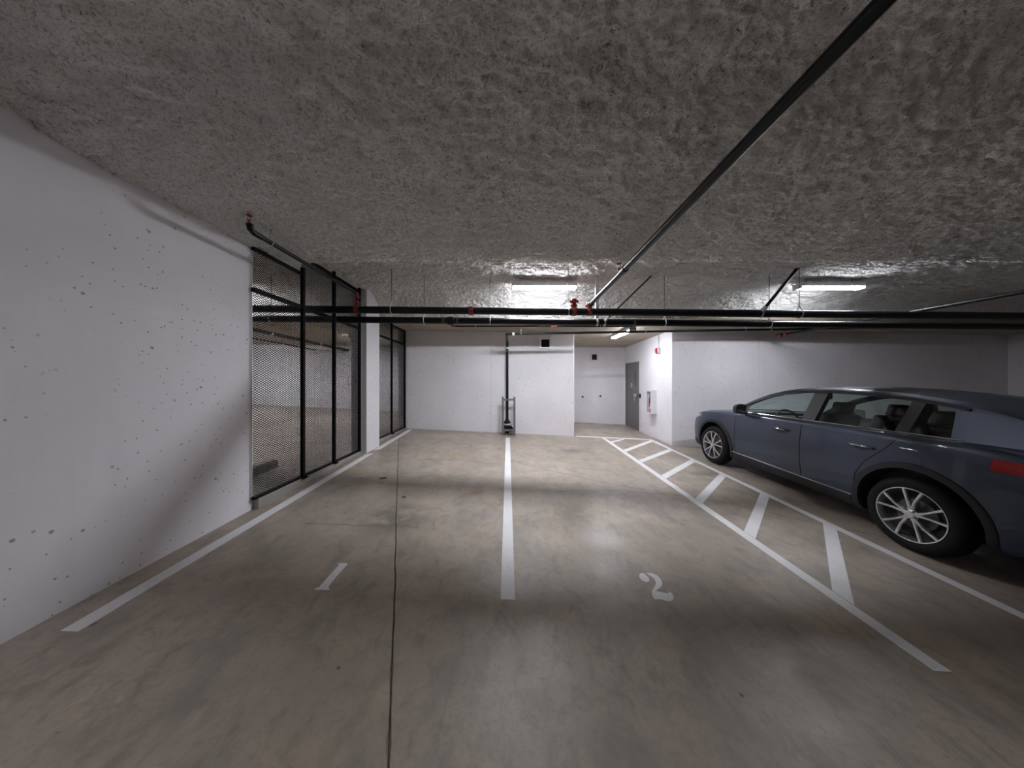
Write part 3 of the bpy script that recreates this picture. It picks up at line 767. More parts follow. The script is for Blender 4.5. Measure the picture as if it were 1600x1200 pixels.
m_.lathe([(0.045, 0.03), (0.045, 0.06), (0.03, 0.08)], (lbx, UY, uz(lbx)), (0, 0, 1), 12); m_.build('strap_tee', M['red'], lb)
hanger('small hanger near the sprinkler end of the left branch pipe', (lbx, 2.83, z_l), 0.022, CAMH + 1.52, (0, 1, 0), 'rod', False)

# lower main
lo_pipe = thing('lower_main_pipe', 'lower of the two thick black pipes crossing the garage', 'pipe', (0, LY, lz(0) - PR))
MB().tube([(-11.5, LY, lz(-11.5)), (12.0, LY, lz(12))], 0.054, 18).build('pipe', M['pipe'], lo_pipe)
for X in (693.5, 715, 990):
    x = at(X, 500, LY).x
    m_ = MB(); m_.lathe([(0.054, -0.022), (0.060, -0.022), (0.060, 0.022), (0.054, 0.022)], (x, LY, lz(x)), (1, 0, 0), 18); m_.build('sleeve_band', M['strut'], lo_pipe)
m_ = MB(); x = at(704, 500, LY).x; m_.lathe([(0.054, -0.055), (0.067, -0.05), (0.067, 0.05), (0.054, 0.055)], (x, LY, lz(x)), (1, 0, 0), 18); m_.build('sleeve_coupling', M['pipe'], lo_pipe)
x = at(990, 500, LY).x
for X, lab in ((612, 'hanger on the upper black pipe just right of the white column'), (888, 'hanger on the upper black pipe left of the red fittings'), (1249, 'hanger on the upper black pipe above the parked car')):
    x = at(X, 480, UY).x; hanger(lab, (x, UY, uz(x)), PR, CAMH + 1.80)
for X, lab in ((663, 'hanger on the lower black pipe, leftmost in front of the back wall'), (766, 'hanger on the lower black pipe left of the wall riser'), (1038, 'hanger on the lower black pipe right of the alcove light'), (1202, 'hanger on the lower black pipe beside the right sway brace'), (424, 'hanger on the lower black pipe behind the mesh fence')):
    x = at(X, 500, LY).x; hanger(lab, (x, LY, lz(x)), 0.054, CAMH + 1.80)
# galvanised strut hanger
x = at(932.5, 500, LY).x
t = thing('strut_hanger', 'bright galvanised strut hanging the lower pipe right of the red fittings', 'pipe hanger', (x, LY, lz(x) - 0.06))
m_ = MB(); zt = CAMH + 1.80; zb_ = lz(x) + 0.06
m_.b2((x - 0.026, LY - 0.025, zb_), (x + 0.026, LY - 0.021, zt)).b2((x - 0.026, LY - 0.021, zb_), (x - 0.022, LY + 0.015, zt)).b2((x + 0.022, LY - 0.021, zb_), (x + 0.026, LY + 0.015, zt))
m_.build('channel', M['galv'], t)
m_ = MB(); m_.lathe([(0.055, -0.012), (0.060, -0.012), (0.060, 0.012), (0.055, 0.012)], (x, LY, lz(x)), (1, 0, 0), 18); m_.build('clamp', M['galv'], t)
# sway braces
def brace(label, p0, p1, r, yr):
    p0 = Vector(p0); p1 = Vector(p1)
    t = thing('sway_brace', label, 'brace', p0)
    MB().tube([p0, p1], r, 10).build('brace_pipe', M['strut'] if r < 0.016 else M['thinpipe'], t)
    MB().lathe([(0.055, -0.012), (0.062, -0.012), (0.062, 0.012), (0.055, 0.012)], (p0.x - 0.02, yr[0], yr[1]), (1, 0, 0), 18).build('pipe_clamp', M['galv'], t)
    d = (p1 - p0).normalized()
    MB().tube([p0 - d * 0.04, p0 + d * 0.05], r * 1.5, 8).build('swivel_fitting', M['galv'], t)
    MB().lathe([(0.03, -0.012), (0.03, 0.006)], p1, (0, 0, 1), 10).build('ceiling_bracket', M['rod'], t)
    return t
x0 = at(946, 504, LY).x
brace('thin grey sway brace slanting from the lower pipe up to the ceiling', (x0, LY - 0.05, lz(x0) + 0.04), at(1021, 428, LY), 0.014, (LY, lz(x0)))
x0 = at(1190, 488, UY).x
brace('thick dark sway brace slanting up from the upper pipe at right', (x0, UY - 0.03, uz(x0) + 0.05), at(1246, 419, UY), 0.022, (UY, uz(x0)))

# thin pipes under the soffit
SY = 6.55
s_z = CAMH + 1.285
t = thing('soffit_sprinkler_pipe', 'thin dark pipe under the tan soffit with orange end elbow and tee', 'pipe', (0.8, SY, s_z))
xl = at(708, 510, SY).x; xr = at(992, 510, SY).x
MB().tube([(xl, SY, s_z), (xr, SY, s_z)], 0.021, 12).build('pipe', M['thinpipe'], t)
MB().tube([(xl + 0.05, SY, s_z), (xl, SY, s_z), (xl - 0.03, SY, s_z + 0.02), (xl - 0.04, SY, s_z + 0.09)], 0.03, 10).build('end_elbow', M['orange'], t)
xt = at(865, 510, SY).x
m_ = MB(); m_.tube([(xt - 0.07, SY, s_z), (xt + 0.07, SY, s_z)], 0.031, 12).tube([(xt, SY, s_z), (xt + 0.05, SY - 0.02, s_z + 0.10)], 0.026, 10); m_.build('tee', M['orange'], t)
for X, lab in ((743, 'small hanger on the soffit pipe left of the wall riser'), (938, 'small hanger on the soffit pipe left of the alcove light')):
    x = at(X, 510, SY).x; hanger(lab, (x, SY, s_z), 0.021, soffit(x, SY) + 0.02, (1, 0, 0), 'galv', False)
# drain riser on the back wall and its header pipe
HY = 6.67
def hz(x): return CAMH + 1.127 + 0.0172 * x
RX, RYY = at(792.6, 600, 7.66).x, 7.66
t = thing('drain_riser_pipe', 'dark pipe rising up the back wall above the centre line and turning right overhead', 'pipe', (RX, RYY, fz(0, 7.66)))
rz = fz(0, RYY)
MB().tube([(RX, RYY, rz + 0.25), (RX, RYY, hz(0) - 0.12)], 0.034, 14).build('riser', M['thinpipe'], t)
MB().tube([(RX, RYY, hz(0) - 0.14), (RX, RYY - 0.02, hz(0) - 0.06), (RX - 0.005, RYY - 0.1, hz(0) - 0.01), (RX - 0.01, RYY - 0.3, hz(0)), (RX - 0.01, HY, hz(0))], 0.033, 12).build('offset_bend', M['thinpipe'], t)
MB().tube([(RX - 0.03, HY, hz(0)), (12.3, HY, hz(12.3))], 0.026, 12).build('header', M['thinpipe'], t)
MB().lathe([(0.035, 0), (0.045, 0.0), (0.045, 0.05), (0.035, 0.05)], (RX + 0.12, HY, hz(0)), (1, 0, 0), 14).build('union', M['galv'], t)
MB().lathe([(0.036, 0), (0.045, 0.0), (0.045, 0.045), (0.036, 0.045)], (RX, RYY, hz(0) - 0.23), (0, 0, 1), 14).build('union', M['galv'], t)
m_ = MB()
m_.lathe([(0.036, 0.40), (0.05, 0.40), (0.05, 0.36), (0.085, 0.35), (0.09, 0.30), (0.07, 0.29), (0.06, 0.25), (0.085, 0.23), (0.085, 0.14), (0.06, 0.12), (0.06, -0.02)], (RX - 0.002, RYY, rz), (0, 0, 1), 16)
m_.build('valve_body', M['pipe'], t)
MB().lathe([(0.052, 0.245), (0.075, 0.25), (0.075, 0.285), (0.055, 0.29)], (RX - 0.002, RYY, rz), (0, 0, 1), 14).build('valve_collar', M['galv'], t)
m_ = MB(); m_.tube([(RX, RYY, rz + 0.17), (RX + 0.10, RYY - 0.03, rz + 0.17), (RX + 0.145, RYY - 0.05, rz + 0.215)], [0.05, 0.05, 0.06], 12)
m_.build('side_outlet', M['pipe'], t)
MB().lathe([(0.048, 0), (0.048, 0.02), (0.03, 0.03)], (RX + 0.155, RYY - 0.06, rz + 0.222), (0.3, -0.9, 0.3), 12).build('outlet_cap', M['offwhite'], t)
MB().b2((RX - 0.12, RYY - 0.06, rz - 0.02), (RX + 0.14, RYY + 0.08, rz + 0.035)).build('concrete_pad', M['bare'], t)
m_ = MB(); zc = CAMH + 0.86
m_.b2((RX - 0.16, 7.775, zc - 0.02), (RX + 0.12, 7.80, zc + 0.02)).b2((RX - 0.10, RYY - 0.05, zc - 0.03), (RX + 0.14, RYY - 0.036, zc - 0.012)).b2((RX - 0.05, RYY - 0.05, zc - 0.02), (RX - 0.038, 7.80, zc + 0.02)).b2((RX + 0.038, RYY - 0.05, zc - 0.02), (RX + 0.05, 7.80, zc + 0.02))
m_.build('wall_bracket', M['galv'], t)
for X, lab in ((814, 'small hanger on the header pipe right of the wall riser'), (1008, 'small hanger on the header pipe in front of the alcove'), (1164, 'small hanger on the header pipe above the car bonnet'), (1204, 'small hanger on the header pipe next to the red capped pipe')):
    x = at(X, 518, HY).x; hanger(lab, (x, HY, hz(x)), 0.026, soffit(x, HY) + 0.02, (1, 0, 0), 'galv', False)
# pipe guard around the riser foot
t = thing('pipe_guard', 'grey steel guard frame standing around the foot of the wall riser', 'guard', (0, 7.5, fz(0, 7.5)))
gy = 7.50
xl, xr = at(785.6, 650, gy).x, at(803.8, 650, gy).x
z1 = at(785, 620, gy).z; zc = at(785, 624.5, gy).z; zl = at(785, 672, gy).z
for x in (xl, xr):
    MB().b2((x - 0.026, gy - 0.024, fz(x, gy) - 0.0), (x + 0.026, gy + 0.02, z1)).build('upright', M['guard'], t, bevel=0.003)
    MB().b2((x - 0.016, gy + 0.02, zl - 0.02), (x + 0.016, 7.80, zl + 0.02)).build('wall_stay', M['guard'], t)
for z in (zc, zl):
    MB().b2((xl + 0.026, gy - 0.02, z - 0.022), (xr - 0.026, gy + 0.016, z + 0.022)).build('crossbar', M['guard'], t)
# capped pipe by the right wall
t = thing('capped_pipe', 'dark pipe with a red capped end near the right wall above the car', 'pipe', at(1218, 524, 6.85))
p0 = at(1218, 524, 6.85)
MB().tube([p0, p0 + Vector((0, -6.5, 0.02))], 0.028, 12).build('pipe', M['thinpipe'], t)
m_ = MB(); m_.lathe([(0.02, -0.05), (0.05, -0.05), (0.055, -0.02), (0.055, 0.02), (0.04, 0.05), (0.02, 0.055)], p0, (0, 1, 0), 14); ring_coupling(m_, p0 + Vector((0, -0.16, 0)), (0, 1, 0), 0.03, 0.025); m_.build('red_cap', M['red'], t)
m_ = MB(); m_.tube([p0 + Vector((0.02, 0, 0.0)), (p0.x + 0.02, p0.y, soffit(p0.x, p0.y) + 0.01)], 0.005, 6); m_.build('support_rod', M['galv'], t)
# pipes in the fenced area
for xx, zz, r, lab in ((-6.0, 1.26, 0.045, 'thick dark pipe under the soffit of the fenced area'), (-7.2, 1.275, 0.022, 'thin dark pipe under the soffit of the fenced area')):
    t = thing('fenced_area_pipe', lab, 'pipe', (xx, 8.4, CAMH + zz - r))
    MB().tube([(xx, 6.3, CAMH + zz - 0.0), (xx, 10.8, CAMH + zz - 0.05)], r, 12).build('pipe', M['pipe'], t)
    for yy in (7.3, 9.2):
        MB().lathe([(r, -0.02), (r + 0.008, -0.02), (r + 0.008, 0.02), (r, 0.02)], (xx, yy, CAMH + zz - 0.011 * (yy - 6.3)), (0, 1, 0), 14).build('band', M['galv'], t)
        MB().tube([(xx, yy, CAMH + zz), (xx, yy, soffit(xx, yy) + 0.02)], 0.006, 6).build('rod', M['rod'], t)

# ------------------------------------------------------------------ wall fittings
def vent(label, X0, Y0, X1, Y1, y, m):
    a = at(X0, Y1, y); b = at(X1, Y0, y)
    t = thing('wall_vent', label, 'vent', ((a.x + b.x) / 2, y, a.z), 'square wall vents')
    f = 0.04; d = 0.06
    for lo, hi in (((a.x, y - d, a.z), (a.x + f, y, b.z)), ((b.x - f, y - d, a.z), (b.x, y, b.z)), ((a.x + f, y - d, a.z), (b.x - f, y, a.z + f)), ((a.x + f, y - d, b.z - f), (b.x - f, y, b.z))):
        MB().b2(lo, hi).build('frame_side', M['white'], t, bevel=0.003)
    MB().b2((a.x + f, y - 0.004, a.z + f), (b.x - f, y - 0.001, b.z - f)).build('backing', M['dark'], t)
    n = 5; hgt = (b.z - a.z - 2 * f) / n
    for k in range(n):
        zc = a.z + f + (k + 0.5) * hgt
        MB().box(((a.x + b.x) / 2, y - 0.014, zc), (b.x - a.x - 2 * f, 0.018, 0.003), Matrix.Rotation(math.radians(-40), 3, 'X')).build('louvre', M[m], t)
    return t
vent('square white-framed vent with a black opening, high on the back wall', 843, 528, 860.5, 545, 7.8, 'dark')
vent('square white-framed vent with dark louvres, on the alcove wall', 922.5, 552, 934, 564, 10.1, 'vent_slat')
# strobe with conduit
sy = 7.83; sz = at(1029, 548, sy).z
t = thing('fire_alarm_strobe', 'red fire alarm strobe on the alcove side wall with conduit above', 'alarm', (4.1, sy, sz - 0.08))
MB().b2((4.045, sy - 0.065, sz - 0.075), (4.10, sy + 0.065, sz + 0.075)).build('back_box', M['alarm'], t, bevel=0.008)
MB().b2((4.02, sy - 0.05, sz - 0.045), (4.046, sy + 0.05, sz + 0.065)).build('horn_face', M['alarm'], t, bevel=0.006)
MB().b2((4.03, sy - 0.10, sz - 0.085), (4.10, sy - 0.066, sz + 0.06)).build('strobe_lens', M['offwhite'], t, bevel=0.006)
MB().tube([(4.085, sy - 0.02, sz + 0.07), (4.085, sy - 0.02, soffit(4.1, sy))], 0.011, 8).build('conduit', M['galv'], t)
# extinguisher cabinet and extinguisher
t = thing('extinguisher_cabinet', 'white open-fronted fire extinguisher cabinet on the alcove side wall', 'cabinet', (4.02, 8.05, CAMH - 0.86))
x0, x1, y0, y1, z0, z1 = 3.945, 4.10, 7.92, 8.19, CAMH - 0.86, CAMH - 0.20
for nm, lo, hi in (('side_panel', (x0, y0, z0), (x1, y0 + 0.012, z1)), ('side_panel', (x0, y1 - 0.012, z0), (x1, y1, z1)), ('top_panel', (x0, y0 + 0.012, z1 - 0.012), (x1, y1 - 0.012, z1)), ('bottom_panel', (x0, y0 + 0.012, z0), (x1, y1 - 0.012, z0 + 0.012)), ('back_panel', (x1 - 0.01, y0 + 0.012, z0 + 0.012), (x1, y1 - 0.012, z1 - 0.012))):
    MB().b2(lo, hi).build(nm, M['white'], t)
for lo, hi in (((x0 - 0.006, y0 - 0.002, z0), (x0, y0 + 0.03, z1)), ((x0 - 0.006, y1 - 0.03, z0), (x0, y1, z1)), ((x0 - 0.006, y0 + 0.03, z1 - 0.04), (x0, y1 - 0.03, z1)), ((x0 - 0.006, y0 + 0.03, z0), (x0, y1 - 0.03, z0 + 0.03))):
    MB().b2(lo, hi).build('front_trim', M['white'], t)
ec = (4.02, 8.055, z0 + 0.0125)
t = thing('fire_extinguisher', 'red fire extinguisher inside the white wall cabinet', 'extinguisher', ec)
MB().lathe([(0.03, 0), (0.052, 0.006), (0.055, 0.02), (0.055, 0.34), (0.048, 0.38), (0.024, 0.41), (0.018, 0.43)], ec, (0, 0, 1), 20).build('cylinder', M['ext'], t)
MB().lathe([(0.0555, 0.12), (0.0558, 0.12), (0.0558, 0.27), (0.0555, 0.27)], ec, (0, 0, 1), 20).build('paper_label', M['offwhite'], t)
MB().lathe([(0.018, 0.425), (0.022, 0.43), (0.022, 0.47), (0.012, 0.48)], ec, (0, 0, 1), 12).build('valve', M['steel'], t)
MB().tube([(ec[0], ec[1], ec[2] + 0.475), (ec[0] - 0.02, ec[1] + 0.03, ec[2] + 0.50), (ec[0] - 0.02, ec[1] + 0.09, ec[2] + 0.50)], 0.008, 8).build('handle', M['black'], t)
MB().tube([(ec[0] - 0.02, ec[1], ec[2] + 0.45), (ec[0] - 0.05, ec[1], ec[2] + 0.45), (ec[0] - 0.062, ec[1], ec[2] + 0.40), (ec[0] - 0.062, ec[1], ec[2] + 0.18)], 0.010, 8).build('hose', M['black'], t)
# wheel stop behind the fence
sx, y0, y1 = -3.70, 2.75, 4.56
P_ = lambda dx, y, dz: (sx + dx, y, fz(sx + dx, y) + dz)
ws = MB()
prof = [(-0.075, 0.0), (-0.075, 0.05), (-0.05, 0.115), (0.05, 0.115), (0.075, 0.05), (0.075, 0.0)]
ends = []
for yy in (y0, y0 + 0.02, y1 - 0.02, y1):
    k = 0.9 if yy in (y0, y1) else 1.0
    ends.append([P_(dx * k, yy, dz * k) for dx, dz in prof])
n = 6
ws.v = [p for e in ends for p in e]
ws.f = [(i * n + k, i * n + (k + 1) % n, (i + 1) * n + (k + 1) % n, (i + 1) * n + k) for i in range(3) for k in range(n)] + [tuple(range(n)), tuple(range(3 * n, 4 * n))]
tag(ws.build('wheel_stop', M['bare'], smooth=20, bevel=0.006), 'concrete wheel stop on the floor behind the nearer mesh fence', 'wheel stop')

# ------------------------------------------------------------------ the parked car
def make_car():
    S = 1.06
    def C(u, v, w): return Vector((v * S, (2.27 - u) * S, w * S))
    cx, cy = 5.07, 6.83 - 2.27 * S
    t = thing('parked_car', 'dark slate-blue SUV parked nose to the wall at the right', 'car', (cx, cy, fz(cx, cy)))
    fwd = Vector((0, 1, SB)).normalized(); lat = Vector((1, 0, SA)).normalized(); upv = lat.cross(fwd).normalized(); lat = fwd.cross(upv)
    t.rotation_euler = Matrix((lat, fwd, upv)).transposed().to_euler()
    ORG[t.name] = Vector((0, 0, 0))
    ip = lambda x, pts: float(np.interp(x, [p[0] for p in pts], [p[1] for p in pts]))
    Vp = [(0, 0.52), (0.04, 0.62), (0.12, 0.73), (0.25, 0.81), (0.45, 0.868), (0.7, 0.90), (1.0, 0.915), (1.6, 0.905), (2.6, 0.91), (3.5, 0.92), (4.0, 0.90), (4.3, 0.85), (4.45, 0.78), (4.52, 0.68), (4.55, 0.58)]
    Wt = [(0, 0.66), (0.05, 0.76), (0.12, 0.82), (0.25, 0.885), (0.45, 0.94), (0.8, 0.99), (1.2, 1.03), (1.5, 1.065), (2.5, 1.095), (3.5, 1.125), (4.1, 1.13), (4.4, 1.06), (4.5, 0.98), (4.55, 0.86)]
    Wc = [(0, 0.70), (0.05, 0.80), (0.12, 0.865), (0.25, 0.93), (0.45, 0.985), (0.8, 1.03), (1.2, 1.06), (1.45, 1.07), (2.5, 1.07), (3.5, 1.10), (4.1, 1.10), (4.4, 1.06), (4.5, 0.98), (4.55, 0.88)]
    W0 = [(0, 0.36), (0.06, 0.27), (0.2, 0.22), (0.6, 0.21), (1.5, 0.21), (3.2, 0.21), (3.9, 0.24), (4.3, 0.30), (4.5, 0.36), (4.55, 0.42)]
    us = [0, 0.04, 0.12, 0.25, 0.42, 0.6, 0.8, 1.0, 1.2, 1.4, 1.55, 1.8, 2.1, 2.5, 2.9, 3.2, 3.45, 3.7, 3.95, 4.15, 4.3, 4.42, 4.5, 4.55]
    rows = []
    for u in us:
        V, wt, wc, w0 = ip(u, Vp), ip(u, Wt), ip(u, Wc), ip(u, W0)
        f = lambda k: w0 + (wt - w0) * k
        half = [(0.0, w0), (V * 0.5, w0), (V - 0.13, w0), (V - 0.06, w0 + 0.012), (V - 0.040, f(0.10)), (V - 0.025, f(0.22)), (V - 0.008, f(0.40)), (V, f(0.58)), (V - 0.003, f(0.74)), (V - 0.018, f(0.87)),
                (V - 0.035, f(0.945)), (V - 0.062, f(0.985)), (V - 0.11, wt + (wc - wt) * 0.25), (V * 0.72, wt + (wc - wt) * 0.6), (V * 0.4, wt + (wc - wt) * 0.92), (0.0, wc)]
        loop = [C(u, -v, w) for v, w in half] + [C(u, v, w) for v, w in half[-2:0:-1]]
        rows.append(loop)
    n = len(rows[0]); mb = MB()
    mb.v = [p for r in rows for p in r]
    mb.f = [(i * n + k, i * n + (k + 1) % n, (i + 1) * n + (k + 1) % n, (i + 1) * n + k) for i in range(len(rows) - 1) for k in range(n)]
    # caps as quad strips so the surface stays smooth
    for base in (0, (len(rows) - 1) * n):
        h = n // 2
        for k in range(h):
            a, b, c, d = base + k, base + k + 1, base + (n - k - 1) % n, base + (n - k) % n
            if k == 0: mb.f.append((base, base + 1, base + n - 1))
            elif k == h - 1: mb.f.append((base + h - 1, base + h, base + h + 1))
            else: mb.f.append((base + k, base + k + 1, base + n - k - 1, base + n - k))
    body = mb.build('body', M['paint'], t, smooth=35)
    md = body.modifiers.new('sub', 'SUBSURF'); md.levels = 2; md.render_levels = 2
    FU, RU, AW, AR = 0.93, 3.63, 0.365, 0.425
    cut = []
    for u in (FU, RU):
        for sgn in (-1, 1):
            cc = MB().lathe([(AR * S, -0.30), (AR * S, 0.30)], C(u, sgn * 0.93, AW), (1, 0, 0), 48).build('cutter', M['dark'], t, smooth=0); cut.append(cc)
    cb = MB().box(C(2.72, 0, 0.98), (1.46 * S, 2.55 * S, 1.0 * S)).build('cutter', M['dark'], t, smooth=0); cut.append(cb)
    for c_ in cut:
        b_ = body.modifiers.new('cut', 'BOOLEAN'); b_.operation = 'DIFFERENCE'; b_.object = c_; b_.solver = 'EXACT'
    dg = bpy.context.evaluated_depsgraph_get(); dg.update()
    me = bpy.data.meshes.new_from_object(body.evaluated_get(dg))
    body.modifiers.clear(); body.data = me
    for c_ in cut: bpy.data.objects.remove(c_, do_unlink=True)
    me.materials.clear(); me.materials.append(M['paint']); me.materials.append(M['black'])
    for p in me.polygons:      # wheel wells and floor pan are bare black
        c_ = p.center / S
        u = 2.27 - c_.y
        inside = any((u - uu) ** 2 + (c_.z - AW) ** 2 < (AR + 0.004) ** 2 for uu in (FU, RU))
        tub = abs(c_.x) < 0.735 and 1.43 < u < 4.0 and c_.z > 0.47 and (abs(p.normal.z) > 0.9 and c_.z < 0.6 or abs(p.normal.x) > 0.9 and abs(c_.x) > 0.72 or abs(p.normal.y) > 0.9)
        p.material_index = 1 if (inside and abs(c_.x) < 0.93 or c_.z < 0.215 or tub) else 0
    me.polygons.foreach_set('use_smooth', [True] * len(me.polygons)); me.set_sharp_from_angle(angle=math.radians(32))
    bm = bmesh.new(); bm.from_mesh(me); bvh = BVHTree.FromBMesh(bm); bm.free()
    def side(u, w, sgn=-1, off=0.003):
        o_ = C(u, sgn * 1.6, w)
        hit, nr, _, _ = bvh.ray_cast(o_, Vector((-sgn, 0, 0)))
        if hit is None or abs(hit.x) < 0.3: hit = C(u, sgn * ip(u, Vp), w); nr = Vector((sgn, 0, 0))
        if nr.x * sgn < 0: nr = -nr
        return hit + nr * off
    def front(v, w, off=0.004, sgn=1):
        hit, nr, _, _ = bvh.ray_cast(Vector((v * S, 4 * sgn, w * S)), Vector((0, -sgn, 0)))
        if hit is None: return None
        if nr.y * sgn < 0: nr = -nr
        return hit + nr * off
    # panel gaps, sill trim, arches
    def gap(name, pts, sgn, r=0.0045, m='dark', off=0.0):
        dense = []
        for a, b in zip(pts, pts[1:]):
            k = max(2, int(math.dist(a, b) / 0.06))
            dense += [(a[0] + (b[0] - a[0]) * i / k, a[1] + (b[1] - a[1]) * i / k) for i in range(k)]
        dense.append(pts[-1])
        return MB().tube([side(u, w, sgn, off) for u, w in dense], r, 6).build(name, M[m], t)
    for sgn in (-1, 1):
        gap('door_gap', [(1.43, 1.03), (1.44, 0.80), (1.44, 0.55), (1.46, 0.36)], sgn)
        gap('door_gap', [(2.53, 1.06), (2.55, 0.80), (2.56, 0.55), (2.58, 0.33)], sgn)
        gap('door_gap', [(3.50, 1.09), (3.42, 0.95), (3.25, 0.75), (3.18, 0.6), (3.16, 0.36)], sgn)
        gap('sill_trim', [(1.38, 0.355), (2.0, 0.35), (2.6, 0.345), (3.15, 0.345)], sgn, 0.008, 'chrome', 0.004)
        gap('bonnet_gap', [(0.42, 0.90), (0.8, 0.955), (1.15, 0.985), (1.36, 1.005)], sgn, 0.004)
        # sill cladding
        rows_ = [[side(u, w, sgn, 0.006) for w in (0.225, 0.26, 0.30, 0.335)] for u in np.linspace(1.34, 3.22, 24)]
        MB().grid(rows_).build('sill_cladding', M['clad'], t)
        for u0 in (FU, RU):
            a0, a1 = (-25, 200) if u0 == FU else (-20, 205)
            rr = []
            for k in range(40):
                a = math.radians(a0 + (a1 - a0) * k / 39)
                ring = []
                for r_, of in ((AR - 0.004, -0.02), (AR - 0.002, 0.012), (AR + 0.03, 0.013), (AR + 0.052, 0.010), (AR + 0.058, 0.0)):
                    uu = u0 + r_ * math.cos(a); ww = max(0.225, AW + r_ * math.sin(a))
                    ub = u0 + (AR + 0.02) * math.cos(a) if r_ < AR + 0.02 else uu
                    wb = max(0.225, AW + (AR + 0.02) * math.sin(a)) if r_ < AR + 0.02 else ww
                    q = side(ub, wb, sgn, of); q = Vector((q.x, (2.27 - uu) * S, ww * S))
                    ring.append(q)
                rr.append(ring)
            MB().grid(rr).build('arch_trim', M['clad'], t)
        # front and rear lamps wrap the corners
        def lamp(name, u0_, u1_, w0f, w1f, m, nn=12):
            rws = []
            for i in range(nn + 1):
                u = u0_ + (u1_ - u0_) * i / nn
                rws.append([side(u, w0f(u) + (w1f(u) - w0f(u)) * j / 5, sgn, 0.004) for j in range(6)])
            return MB().grid(rws).build(name, M[m], t)
        lamp('headlamp', 0.09, 0.50, lambda u: 0.70 + 0.30 * u, lambda u: 0.765 + 0.27 * u - (0.02 if u > 0.45 else 0), 'lampglass')
        lamp('marker_lamp', 0.10, 0.20, lambda u: 0.735 + 0.30 * u, lambda u: 0.765 + 0.27 * u, 'amber', 4)
        lamp('tail_lamp', 4.05, 4.45, lambda u: 0.93, lambda u: 1.03 - 0.03 * (u - 4.05), 'taillamp')
        # bumper lower cladding
        MB().grid([[side(u, w, sgn, 0.005) for w in (0.245, 0.28, 0.32, 0.36)] for u in np.linspace(0.2, 0.50, 10)]).build('bumper_cladding', M['clad'], t)
        # door handles with chrome strip
        for hu in (2.28, 3.22):
            hp = [side(hu - 0.11 + 0.22 * k / 6, 0.915 + 0.004 * math.sin(math.pi * k / 6), sgn, 0.012 + 0.022 * math.sin(math.pi * k / 6)) for k in range(7)]
            h_ = MB().tube(hp, [0.012, 0.015, 0.016, 0.016, 0.016, 0.015, 0.012], 8).build('door_handle', M['paint'], t)
            MB().tube([q + Vector((sgn * 0.012, 0, 0.0)) for q in hp[1:-1]], 0.005, 6).build('handle_trim', M['chrome'], h_)
            cup = MB(); rws = []
            for k in range(9):
                a = math.pi * k / 8
                rws.append([side(hu - 0.07 * math.cos(a), 0.90 - 0.035 * math.sin(a) * j, sgn, 0.002) for j in (0, 1)])
            cup.grid(rws); cup.build('handle_cup', M['cabin'], h_)
    # grille and number-plate side details
    rws = []
    for i in range(9):
        w = 0.42 + 0.36 * i / 8
        r_ = [front(-0.42 * (0.8 + 0.2 * i / 8) + 0.84 * (0.8 + 0.2 * i / 8) * j / 10, w, 0.006) for j in range(11)]
        if all(q is not None for q in r_): rws.append(r_)
    if len(rws) > 2:
        gr = MB().grid(rws).build('grille', M['black'], t)
        MB().tube([rws[-1][0], rws[len(rws) // 2][0]] + [q for q in rws[0]] + [rws[len(rws) // 2][-1], rws[-1][-1]], 0.012, 8).build('grille_surround', M['chrome'], gr)
    # ---- greenhouse
    rail = [(1.30, 1.065), (1.42, 1.14), (1.62, 1.255), (1.85, 1.365), (2.10, 1.445), (2.40, 1.495), (2.75, 1.515), (3.10, 1.51), (3.45, 1.485), (3.75, 1.445), (4.0, 1.39), (4.18, 1.33), (4.32, 1.20), (4.40, 1.08)]
    belt = lambda u: 1.065 + 0.028 * max(0, u - 1.4)
    def gv(u, w):   # half width of the glasshouse at height w
        b = 0.845 - 0.02 * max(0, u - 3.2) - (0.12 * max(0, 1.75 - u)) * 0.6
        return b - (w - 1.06) * 0.37
    def rw(u): return ip(u, rail)
    for sgn in (-1, 1):
        ru = np.linspace(1.30, 4.38, 60)
        MBr = MB()
        sec = []
        for u in ru:
            w = rw(u); v = gv(u, w)
            du = 0.02; tw = (rw(min(4.4, u + du)) - rw(max(1.3, u - du))) / (2 * du)
            nn_ = Vector((0, tw, 1)).normalized()                   # local normal in (y,z), y forward = -u
            c0 = C(u, sgn * v, w)
            out = Vector((sgn * 0.42, 0, 0)) ; hgt = 0.032
            pts_ = [c0 + Vector((sgn * 0.012, 0, 0)) - nn_ * 0.024, c0 + Vector((sgn * 0.02, 0, 0)), c0 + nn_ * 0.026 - Vector((sgn * 0.005, 0, 0)), c0 + nn_ * 0.040 - Vector((sgn * 0.045, 0, 0)), c0 + nn_ * 0.02 - Vector((sgn * 0.075, 0, 0)), c0 - nn_ * 0.024 - Vector((sgn * 0.05, 0, 0))]
            sec.append(pts_)
        k_ = 6
        MBr.v = [q for s_ in sec for q in s_]
        MBr.f = [(i * k_ + j, i * k_ + (j + 1) % k_, (i + 1) * k_ + (j + 1) % k_, (i + 1) * k_ + j) for i in range(len(sec) - 1) for j in range(k_)] + [tuple(range(k_)), tuple(range((len(sec) - 1) * k_, len(sec) * k_))]
        MBr.build('roof_rail', M['paint'], t, smooth=60)
        # side panes: front door, rear door, quarter
        def pane(u0_, u1_, name='side_window'):
            rws = []
            for u in np.linspace(u0_, u1_, 14):
                wt_ = max(belt(u) + 0.01, rw(u) - 0.012); wb_ = belt(u) - 0.02
                rws.append([C(u, sgn * gv(u, wb_ + (wt_ - wb_) * j / 5), wb_ + (wt_ - wb_) * j / 5) for j in range(6)])
            return MB().grid(rws).build(name, M['glass'], t)
        pane(1.46, 2.50); pane(2.62, 3.42); pane(3.50, 3.80)
